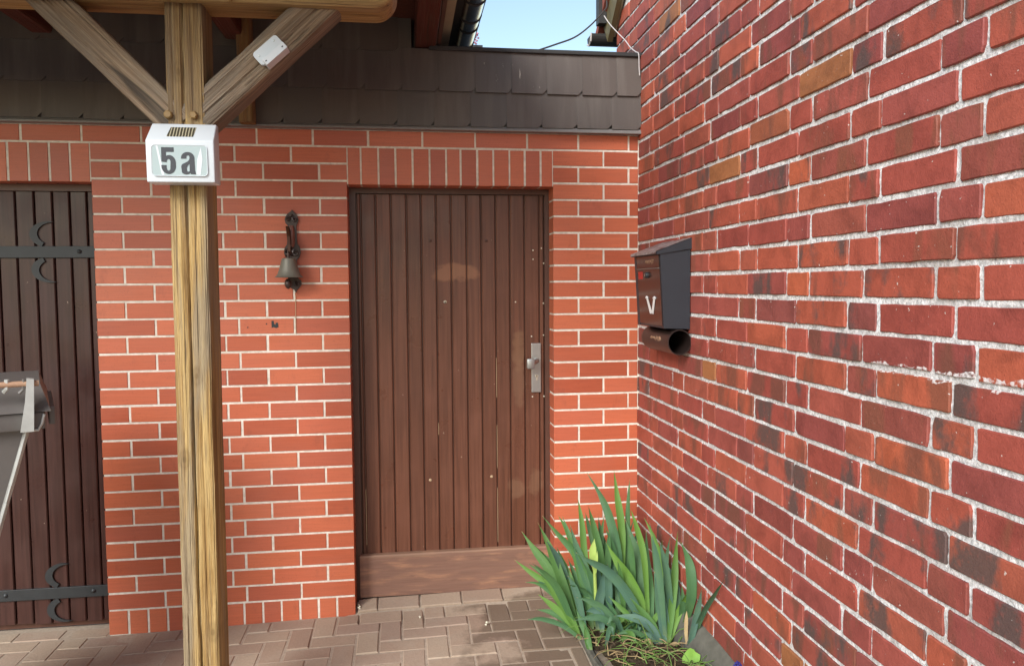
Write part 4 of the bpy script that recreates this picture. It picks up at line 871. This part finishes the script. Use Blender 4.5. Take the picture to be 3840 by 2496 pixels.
# ------------------------------------------------------------------ flower bed, irises and weeds
def zs(x, y): return -0.165+0.10*sstep(-0.45, -0.95, y)+0.02*sstep(-0.95, -1.6, y)+0.018*fbm(x*13, y*13, 3)-0.02*sstep(-0.28, -0.38, x)
mb = MB(); nx, ny = 44, 150
for j in range(ny+1):
    for i in range(nx+1):
        x = -0.385+0.384*i/nx; y = -3.2+3.195*j/ny; mb.v.append(Vector((x, y, zs(x, y)+0.006*fbm(x*60, y*60, 4))))
for j in range(ny):
    for i in range(nx): a = j*(nx+1)+i; mb.f.append([a, a+1, a+nx+2, a+nx+1])
o = mb.build('flower_bed', M['soil'], fix=False); prop(o, 'dark soil of the narrow flower bed along the old wall', 'soil', kind='structure')
mb = MB(); n = 64
for i in range(n+1):
    y = -3.2+3.19*i/n; w = 0.004*fbm(y*11, 1.0); zt_ = -0.176+0.04*sstep(-0.6, -1.0, y)+w
    for x, z in ((-0.410, -0.30), (-0.408+w, zt_-0.006), (-0.402, zt_), (-0.386, zt_+w), (-0.380, zt_-0.006), (-0.377, -0.30)): mb.v.append(Vector((x, y, z)))
for i in range(n):
    for k in range(5): a = i*6+k; mb.f.append([a, a+6, a+7, a+1])
mb.f += [[0, 1, 2, 3, 4, 5], [n*6+k for k in (5, 4, 3, 2, 1, 0)]]
o = mb.build('bed_edging', M['concrete'], fix=True); prop(o, 'low concrete edging between the paving and the flower bed', 'edging', kind='structure')
def leaf_mesh(pts, w, seed):
    """sword-shaped blade along pts (tip first), folded along a midrib"""
    r = random.Random(seed); P = [Vector(p) for p in pts][::-1]          # base first
    def cr(t):
        n = len(P)-1; s = min(t*n, n-1e-6); i = int(s); u = s-i
        p0, p1, p2, p3 = P[max(i-1, 0)], P[i], P[i+1], P[min(i+2, n)]
        return 0.5*((2*p1)+(p2-p0)*u+(2*p0-5*p1+4*p2-p3)*u*u+(3*p1-p0-3*p2+p3)*u**3)
    m = 16; vs = []; fs = []; uvs = []; view = Vector((0.12, 1, -0.1)).normalized(); tw0 = r.uniform(-0.5, 0.5); tw1 = r.uniform(-0.35, 0.35)
    for i in range(m+1):
        t = i/m; c = cr(t); tg = (cr(min(1, t+0.02))-cr(max(0, t-0.02))).normalized()
        side = tg.cross(view).normalized(); nn = side.cross(tg).normalized(); a = tw0+tw1*t; side = side*math.cos(a)+nn*math.sin(a); nn = side.cross(tg).normalized()
        ww = w*0.5*(0.50+0.50*sstep(0.0, 0.35, t))*(1-sstep(0.50, 1.02, t)**1.4 if t > 0.5 else 1); ww = max(ww, 0.0008)
        e = 0.0015*r.uniform(-1, 1); fold = nn*(ww*0.30)
        vs += [c-side*ww+fold*0.2+nn*e, c-side*ww*0.5+fold*0.75, c+fold, c+side*ww*0.5+fold*0.75, c+side*ww+fold*0.2-nn*e]
        uvs += [(k/4.0, t) for k in range(5)]
    for i in range(m):
        for k in range(4): a = i*5+k; fs.append([a, a+1, a+6, a+5])
    return vs, fs, uvs
CL = {'A': ('iris_plant', 'large iris clump with tall blue-green blades in the middle of the bed', (-0.24, -0.42, -0.165)), 'B': ('iris_plant', 'iris fan leaning left over the paving towards the kick board', (-0.40, -0.46, -0.18)),
      'C': ('iris_plant', 'tall iris fan growing close to the old brick wall', (-0.07, -0.66, -0.09)), 'D': ('iris_plant', 'low front iris fan with arching bluish blade near the picture bottom', (-0.12, -0.75, -0.14)), 'E': ('iris_plant', 'small iris with two narrow grey-green blades rightmost by the wall', (-0.055, -0.85, -0.07))}
plants = {k: thing(v[0], v[1], 'iris', v[2], 'irises in the bed') for k, v in CL.items()}
def add_leaf(pl, w, tint, pts, seed, name='leaf', mat=None):
    vs, fs, uvs = leaf_mesh(pts, w*0.92, seed); par = plants[pl]; wp = wpos(par)
    me = mdata(name, [v-wp for v in vs], fs, mat or M['leaf'], True); ul = me.uv_layers.new(name='uv')
    for lp in me.loops: ul.data[lp.index].uv = uvs[lp.vertex_index]
    o = bpy.data.objects.new(name, me); COL.objects.link(o); o.parent = par; o['tint'] = float(tint); return o
IRIS = [
 ('A',0.0466,0.35,[(-0.319,-0.22,0.486),(-0.272,-0.266,0.399),(-0.238,-0.312,0.301),(-0.212,-0.358,0.149),(-0.219,-0.404,-0.011),(-0.238,-0.45,-0.147)]),
 ('A',0.0410,0.75,[(-0.185,-0.2,0.495),(-0.184,-0.255,0.385),(-0.179,-0.31,0.259),(-0.192,-0.365,0.1),(-0.21,-0.42,-0.162)]),
 ('A',0.0291,0.45,[(-0.101,-0.18,0.438),(-0.132,-0.253,0.317),(-0.155,-0.327,0.148),(-0.185,-0.4,-0.173)]),
 ('A',0.0350,0.70,[(-0.359,-0.2,0.365),(-0.353,-0.267,0.255),(-0.353,-0.333,0.097),(-0.319,-0.4,-0.163)]),
 ('A',0.0388,0.55,[(-0.302,-0.17,0.318),(-0.293,-0.247,0.239),(-0.277,-0.323,0.115),(-0.256,-0.4,-0.168)]),
 ('A',0.0269,0.40,[(-0.312,-0.15,0.28),(-0.308,-0.227,0.214),(-0.275,-0.303,0.018),(-0.263,-0.38,-0.176)]),
 ('B',0.0373,0.50,[(-0.528,-0.2,0.287),(-0.47,-0.255,0.218),(-0.405,-0.31,0.143),(-0.348,-0.365,0.014),(-0.318,-0.42,-0.155)]),
 ('B',0.0440,0.60,[(-0.559,-0.25,0.273),(-0.518,-0.3,0.184),(-0.49,-0.35,0.099),(-0.45,-0.4,-0.029),(-0.406,-0.45,-0.185)]),
 ('B',0.0430,0.60,[(-0.63,-0.22,0.226),(-0.584,-0.277,0.161),(-0.525,-0.335,0.083),(-0.449,-0.393,-0.051),(-0.403,-0.45,-0.185)]),
 ('A',0.0304,0.60,[(-0.445,-0.16,0.272),(-0.415,-0.24,0.217),(-0.395,-0.32,0.121),(-0.35,-0.4,-0.161)]),
 ('A',0.0331,0.45,[(-0.433,-0.2,0.28),(-0.403,-0.273,0.182),(-0.375,-0.347,0.053),(-0.337,-0.42,-0.16)]),
 ('A',0.0522,0.30,[(-0.412,-0.27,0.262),(-0.387,-0.315,0.157),(-0.353,-0.36,0.044),(-0.32,-0.405,-0.054),(-0.313,-0.45,-0.16)]),
 ('B',0.0319,0.75,[(-0.676,-0.3,0.123),(-0.62,-0.34,0.084),(-0.546,-0.38,0.032),(-0.467,-0.42,-0.069),(-0.408,-0.46,-0.183)]),
 ('B',0.0308,0.55,[(-0.61,-0.28,0.093),(-0.538,-0.337,0.052),(-0.462,-0.393,-0.025),(-0.4,-0.45,-0.188)]),
 ('B',0.0382,0.75,[(-0.574,-0.4,0.085),(-0.518,-0.427,0.011),(-0.462,-0.453,-0.074),(-0.41,-0.48,-0.18)]),
 ('B',0.0281,0.50,[(-0.634,-0.35,0.035),(-0.577,-0.38,0.034),(-0.515,-0.41,-0.008),(-0.447,-0.44,-0.081),(-0.408,-0.47,-0.182)]),
 ('B',0.0324,0.80,[(-0.587,-0.4,-0.001),(-0.53,-0.427,-0.044),(-0.468,-0.453,-0.098),(-0.41,-0.48,-0.18)]),
 ('B',0.0254,0.35,[(-0.64,-0.42,-0.107),(-0.577,-0.443,-0.098),(-0.49,-0.467,-0.122),(-0.412,-0.49,-0.178)]),
 ('B',0.0290,0.50,[(-0.59,-0.38,-0.081),(-0.528,-0.413,-0.084),(-0.461,-0.447,-0.12),(-0.41,-0.48,-0.18)]),
 ('A',0.0561,0.85,[(-0.278,-0.4,0.217),(-0.235,-0.438,0.135),(-0.189,-0.475,0.059),(-0.151,-0.513,-0.033),(-0.144,-0.55,-0.139)]),
 ('A',0.0545,0.15,[(-0.424,-0.45,0.193),(-0.368,-0.472,0.158),(-0.294,-0.494,0.116),(-0.226,-0.516,0.041),(-0.165,-0.538,-0.07),(-0.147,-0.56,-0.147)]),
 ('C',0.0330,0.80,[(-0.149,-0.36,0.343),(-0.145,-0.45,0.276),(-0.142,-0.54,0.172),(-0.152,-0.63,-0.073)]),
 ('A',0.0573,0.35,[(-0.157,-0.3,0.281),(-0.134,-0.355,0.182),(-0.119,-0.41,0.08),(-0.123,-0.465,-0.042),(-0.14,-0.52,-0.153)]),
 ('C',0.0338,0.70,[(-0.104,-0.41,0.321),(-0.082,-0.47,0.255),(-0.064,-0.53,0.152),(-0.072,-0.59,0.03),(-0.098,-0.65,-0.085)]),
 ('C',0.0285,0.30,[(-0.062,-0.36,0.281),(-0.069,-0.45,0.198),(-0.086,-0.54,0.096),(-0.115,-0.63,-0.087)]),
 ('C',0.0346,0.70,[(-0.03,-0.637,0.327),(-0.03,-0.614,0.204),(-0.05,-0.655,0.102),(-0.081,-0.703,-0.016),(-0.106,-0.75,-0.097)]),
 ('C',0.0442,0.40,[(-0.03,-0.67,0.294),(-0.03,-0.757,0.255),(-0.03,-0.796,0.19),(-0.03,-0.791,0.086),(-0.03,-0.724,-0.04)]),
 ('C',0.0223,0.20,[(-0.03,-0.545,0.273),(-0.037,-0.523,0.172),(-0.065,-0.587,0.053),(-0.092,-0.65,-0.086)]),
 ('C',0.0248,0.50,[(-0.03,-0.438,0.248),(-0.044,-0.49,0.136),(-0.059,-0.57,-0.015),(-0.086,-0.65,-0.092)]),
 ('D',0.0492,0.08,[(-0.129,-0.63,0.159),(-0.12,-0.66,0.097),(-0.112,-0.69,0.01),(-0.114,-0.72,-0.064),(-0.124,-0.75,-0.136)]),
 ('D',0.0322,0.25,[(-0.082,-0.61,0.108),(-0.089,-0.657,0.047),(-0.096,-0.703,-0.044),(-0.121,-0.75,-0.136)]),
 ('D',0.0395,0.60,[(-0.232,-0.63,0.051),(-0.195,-0.673,0.008),(-0.156,-0.717,-0.045),(-0.127,-0.76,-0.134)]),
 ('D',0.0383,0.02,[(-0.306,-0.65,-0.012),(-0.255,-0.677,-0.007),(-0.199,-0.705,-0.019),(-0.156,-0.732,-0.061),(-0.127,-0.76,-0.134)]),
 ('D',0.0264,0.05,[(-0.2,-0.69,-0.066),(-0.167,-0.713,-0.081),(-0.145,-0.737,-0.106),(-0.127,-0.76,-0.134)]),
 ('D',0.0321,0.90,[(-0.03,-0.775,0.131),(-0.03,-0.691,0.028),(-0.072,-0.71,-0.049),(-0.121,-0.75,-0.139)]),
 ('D',0.0346,0.75,[(-0.03,-0.64,0.131),(-0.039,-0.633,0.01),(-0.075,-0.687,-0.082),(-0.117,-0.74,-0.141)]),
 ('E',0.0291,0.00,[(-0.03,-0.904,0.185),(-0.031,-0.887,0.127),(-0.04,-0.875,0.056),(-0.051,-0.863,-0.021),(-0.06,-0.85,-0.062)]),
 ('E',0.0243,0.25,[(-0.03,-1.127,0.316),(-0.03,-1.043,0.227),(-0.03,-0.94,0.116),(-0.032,-0.85,-0.005),(-0.059,-0.85,-0.062)]),
 ('A',0.0372,0.25,[(-0.435,-0.5,0.014),(-0.378,-0.515,-0.002),(-0.321,-0.53,-0.036),(-0.283,-0.545,-0.083),(-0.266,-0.56,-0.138)]),
 ('A',0.0312,0.30,[(-0.453,-0.55,-0.066),(-0.401,-0.558,-0.055),(-0.343,-0.565,-0.055),(-0.297,-0.573,-0.088),(-0.271,-0.58,-0.135)]),
 ('A',0.0395,0.10,[(-0.393,-0.5,-0.053),(-0.361,-0.517,-0.042),(-0.334,-0.533,-0.061),(-0.333,-0.55,-0.126)]),
 ('A',0.0486,0.02,[(-0.279,-0.38,0.097),(-0.293,-0.42,0.026),(-0.322,-0.46,-0.031),(-0.338,-0.5,-0.136)]),
 ('A',0.0364,0.40,[(-0.223,-0.17,0.265),(-0.26,-0.247,0.165),(-0.274,-0.323,0.051),(-0.268,-0.4,-0.167)]),
 ('A',0.0338,0.30,[(-0.243,-0.13,0.25),(-0.246,-0.207,0.178),(-0.237,-0.283,0.073),(-0.238,-0.36,-0.187)]),
 ('B',0.0382,0.65,[(-0.47,-0.25,0.152),(-0.444,-0.31,0.075),(-0.413,-0.37,-0.024),(-0.383,-0.43,-0.196)]),
 ('A',0.0358,0.45,[(-0.418,-0.25,0.097),(-0.393,-0.31,0.027),(-0.362,-0.37,-0.047),(-0.345,-0.43,-0.167)]),
 ('A',0.0354,0.35,[(-0.184,-0.28,0.146),(-0.17,-0.347,0.06),(-0.158,-0.413,-0.011),(-0.171,-0.48,-0.157)]),
 ('A',0.0374,0.20,[(-0.24,-0.33,0.115),(-0.22,-0.387,0.021),(-0.198,-0.443,-0.059),(-0.184,-0.5,-0.153)]),
 ('C',0.0396,0.45,[(-0.084,-0.38,0.251),(-0.107,-0.47,0.133),(-0.123,-0.56,0.046),(-0.146,-0.65,-0.088)]),
 ('C',0.0330,0.10,[(-0.039,-0.51,0.143),(-0.03,-0.573,0.117),(-0.03,-0.641,0.072),(-0.051,-0.7,-0.06)]),
 ('C',0.0327,0.40,[(-0.03,-0.689,0.12),(-0.03,-0.706,0.052),(-0.03,-0.692,-0.025),(-0.045,-0.7,-0.067)]),
 ('B',0.0244,0.60,[(-0.411,-0.55,-0.09),(-0.406,-0.567,-0.131),(-0.401,-0.583,-0.166),(-0.393,-0.6,-0.182)]),
 ('B',0.0313,0.50,[(-0.436,-0.5,-0.038),(-0.419,-0.533,-0.085),(-0.403,-0.567,-0.131),(-0.393,-0.6,-0.176)]),
 ('A',0.0248,0.40,[(-0.307,-0.5,-0.003),(-0.281,-0.517,-0.041),(-0.261,-0.533,-0.09),(-0.254,-0.55,-0.138)]),
 ('A',0.0247,0.70,[(-0.289,-0.5,0.008),(-0.253,-0.527,-0.026),(-0.212,-0.553,-0.066),(-0.184,-0.58,-0.129)]),
]

for i, (pl, w, tint, pts) in enumerate(IRIS): add_leaf(pl, w, tint, pts, i)
fr = random.Random(31)
for i in range(30):   # inner blades that fill the clumps
    pl = fr.choice('AAAABBC'); bx, by, bz = CL[pl][2]; sx = {'A': 0.10, 'B': 0.03, 'C': 0.05}[pl]
    b = Vector((min(-0.06, bx+fr.uniform(-sx, sx)), by+fr.uniform(-0.08, 0.16), bz-0.01)); hgt = fr.uniform(0.20, 0.46); ln = {'A': fr.uniform(-0.16, 0.10), 'B': fr.uniform(-0.22, -0.02), 'C': fr.uniform(-0.06, 0.04)}[pl]; dy = fr.uniform(-0.05, 0.12)
    tip = b+Vector((ln, dy, hgt)); tip.x = min(tip.x, -0.04)
    mid = b.lerp(tip, 0.5)+Vector((-ln*0.12, 0, 0.02)); add_leaf(pl, fr.uniform(0.026, 0.042), fr.uniform(0.05, 0.6), [tip, mid.lerp(tip, .5)+Vector((-ln*.04, 0, .01)), mid, b], 500+i)
for i in range(12):
    bx_ = fr.uniform(-0.34, -0.10); by_ = fr.uniform(-0.70, -0.50); b = Vector((bx_, by_, zs(bx_, by_)-0.005)); dx = fr.uniform(-0.16, 0.08); hgt = fr.uniform(0.06, 0.17)
    tip = b+Vector((dx, fr.uniform(-0.10, 0.02), hgt*fr.uniform(0.2, 0.9))); tip.x = min(tip.x, -0.05)
    add_leaf('A', fr.uniform(0.020, 0.032), fr.uniform(0.1, 0.75), [tip, b.lerp(tip, 0.75)+Vector((0, 0, hgt*0.35)), b.lerp(tip, 0.4)+Vector((0, 0, hgt*0.4)), b], 700+i)
for pts, w in (([(-0.336, -0.43, 0.243), (-0.343, -0.435, 0.205), (-0.346, -0.435, 0.165), (-0.335, -0.43, 0.10)], 0.034), ([(-0.325, -0.437, 0.19), (-0.332, -0.442, 0.165), (-0.336, -0.442, 0.13), (-0.334, -0.435, 0.09)], 0.022)):
    add_leaf('A', w, 1.0, pts, 77, 'flower_bud', M['bud'])
mb = MB(); mb.tube([(-0.322, -0.42, -0.16), (-0.330, -0.425, 0.0), (-0.337, -0.43, 0.14)], [0.009, 0.008, 0.007], 8); mb.build('flower_stem', M['bud'], plants['A'], True)
for pl, w, pts in (('D', 0.016, [(-0.075, -0.80, -0.085), (-0.095, -0.80, -0.075), (-0.115, -0.79, -0.09), (-0.125, -0.77, -0.125)]), ('D', 0.014, [(-0.215, -0.74, -0.10), (-0.200, -0.75, -0.075), (-0.185, -0.76, -0.082), (-0.17, -0.77, -0.12)]), ('E', 0.016, [(-0.050, -0.80, 0.055), (-0.055, -0.81, 0.03), (-0.060, -0.82, -0.02), (-0.060, -0.83, -0.07)]), ('B', 0.013, [(-0.44, -0.50, -0.17), (-0.43, -0.50, -0.155), (-0.42, -0.49, -0.16), (-0.405, -0.48, -0.175)])):
    add_leaf(pl, w, 0.0, pts, 900, 'withered_leaf', M['straw'])
# weeds: grass blades and dry straw, nobody could count them
def blades(name, mat, label, cat, n, lmin, lmax, rad, lift, seed):
    r = random.Random(seed); mb = MB()
    for i in range(n):
        x = r.uniform(-0.37, -0.085); y = r.uniform(-1.25, -0.42) if r.random() < 0.8 else r.uniform(-0.6, -0.2); a = r.uniform(0, 6.28); ln = r.uniform(lmin, lmax); z = zs(x, y)
        p = [Vector((x, y, z-0.004))]; dr = Vector((math.cos(a), math.sin(a), 0)); h = r.uniform(*lift)
        for k in range(1, 6): t = k/5; p.append(Vector((x, y, z+0.004))+dr*ln*t+Vector((0, 0, h*math.sin(math.pi*min(1, t*0.85))))+Vector((r.uniform(-.004, .004), r.uniform(-.004, .004), 0)))
        p = [Vector((min(q.x, -0.03), q.y, q.z)) for q in p]
        mb.tube(p, [rad*(1-0.16*k) for k in range(6)], 4, False)
    o = mb.build(name, mat, None, True, fix=False); prop(o, label, cat, kind='stuff')
blades('grass', M['grass'], 'thin green grass blades sprawling at the foot of the irises', 'grass', 95, 0.07, 0.26, 0.0026, (0.005, 0.08), 3)
blades('dry_straw', M['straw'], 'dry straw and withered stalks lying on the flower bed', 'straw', 75, 0.05, 0.19, 0.0026, (0.0, 0.025), 4)
blades('bed_litter', plain('dark_litter', (0.10, 0.07, 0.04), 0.9, var=0.4), 'brown plant litter scattered over the flower bed soil', 'litter', 110, 0.02, 0.09, 0.0026, (0.0, 0.012), 9)
# fresh round leaf
wd = thing('broad_leaf_weed', 'single fresh light-green rounded leaf at the front of the bed', 'weed', (-0.10, -0.97, -0.08))
mb = MB(); n = 18; c0 = Vector((-0.098, -0.975, -0.060))
mb.v.append(c0)
for rg in (0.5, 1.0):
    for k in range(n):
        a = 2*math.pi*k/n; q = rg*(1+0.07*math.sin(5*a)); mb.v.append(c0+Vector((0.036*q*math.cos(a)+0.010*q*math.sin(a), 0.020*q*math.sin(a), 0.036*q*math.sin(a)+0.006*math.cos(3*a)*rg)))
for k in range(n): mb.f.append([0, 1+k, 1+(k+1) % n]); mb.f.append([1+k, 1+n+k, 1+n+(k+1) % n, 1+(k+1) % n])
mb.build('blade', M['fresh'], wd, True, fix=False); MB().tube([(-0.10, -0.965, -0.105), (-0.10, -0.97, -0.085)], 0.003, 6).build('stalk', M['fresh'], wd)
mb = MB()
# grape hyacinth
hy = thing('grape_hyacinth', 'dark blue grape hyacinth spike at the bottom edge by the haunch', 'flower', (-0.06, -1.30, -0.04))
mb = MB()
for i in range(34):
    t = i/34; a = i*2.4; rad_ = 0.0105*math.sin(math.pi*(0.12+0.8*t))+0.002; c = Vector((-0.062+rad_*math.cos(a), -1.305+rad_*math.sin(a), 0.055+0.040*t)); mb.lathe([(0.0, -0.004), (0.0040, -0.001), (0.0036, 0.003), (0.0, 0.0045)], c, 6)
mb.build('blossoms', M['blue'], hy, True, fix=False); MB().tube([(-0.06, -1.30, -0.06), (-0.062, -1.305, 0.06)], 0.0025, 6).build('stem', M['grass'], hy)
for x, y, s, lab in ((-1.392, 0.022, 0.011, 'white crumb lying in the door corner by the brick jamb'), (-1.101, -0.112, 0.008, 'small white crumb on the paving in front of the door'), (-0.796, -0.242, 0.012, 'white crumb on the dark stained paving near the irises')):
    mb = MB(); zc = zg(x, y)
    for i in range(4): c = Vector((x+rr.uniform(-s, s)*.7, y+rr.uniform(-s, s)*.7, zc+0.003+i*s*0.35)); mb.lathe([(0.0, -s*.4), (s*.45, -s*.15), (s*.4, s*.2), (0.0, s*.4)], c, 6)
    prop(mb.build('crumb', M['crumb'], fix=False), lab, 'crumb')

def smooth_path(P, k=6):
    P = [Vector(p) for p in P]; out = []
    for i in range(len(P)-1):
        p0, p1, p2, p3 = P[max(i-1, 0)], P[i], P[i+1], P[min(i+2, len(P)-1)]
        for j in range(k):
            u = j/k; out.append(0.5*((2*p1)+(p2-p0)*u+(2*p0-5*p1+4*p2-p3)*u*u+(3*p1-p0-3*p2+p3)*u**3))
    return out+[P[-1]]
# ------------------------------------------------------------------ cables over the flat roof, far house
pts = [(-0.56, 0.06, 2.467), (-0.50, 0.07, 2.492), (-0.40, 0.10, 2.535), (-0.29, 0.15, 2.590), (-0.20, 0.20, 2.665), (-0.12, 0.28, 2.755), (-0.075, 0.34, 2.815), (-0.060, 0.42, 2.90)]
prop(MB().tube(smooth_path(pts), 0.0042, 6).build('roof_cable', M['cable'], None, True), 'dark cable rising from the flat roof to the eave of the house', 'cable')
pts = [(-0.105, 0.28, 2.745), (-0.085, 0.24, 2.69), (-0.055, 0.19, 2.63), (-0.040, 0.12, 2.575), (-0.034, 0.05, 2.52), (-0.028, -0.02, 2.478), (-0.022, -0.047, 2.46), (-0.019, -0.046, 2.40), (-0.016, -0.045, 2.36)]
prop(MB().tube(smooth_path(pts), 0.0026, 6).build('thin_wire', M['wire'], None, True), 'thin whitish wire dropping from the eave over the black coping', 'wire')
far = thing('far_house', 'tiny distant house roof peeping over the flat roof beside the gutter', 'house', (-0.4, 18.0, -0.3))
MB().box((-4.2, 15.2, -0.3), (0.72, 22, 7.02)).build('wall', M['render_wall'], far)
MB().prism([(14.9, 7.03), (18.6, 9.3), (22.3, 7.03)], -4.5, 0.40, 'x').build('roof', M['tile_roof'], far)
MB().box((-4.4, 14.95, 6.93), (0.80, 15.15, 7.05)).build('eave', M['coping'], far)
bl = MB()
for i in range(26): c = Vector((0.60+rr.uniform(-.1, .1), 14.9+rr.uniform(-.1, .1), 7.16+rr.uniform(-.1, .16))); bl.lathe([(0.0, -0.03), (0.035, 0.0), (0.0, 0.03)], c, 5)
bl.build('balcony_blossom', M['pink'], far, fix=False)
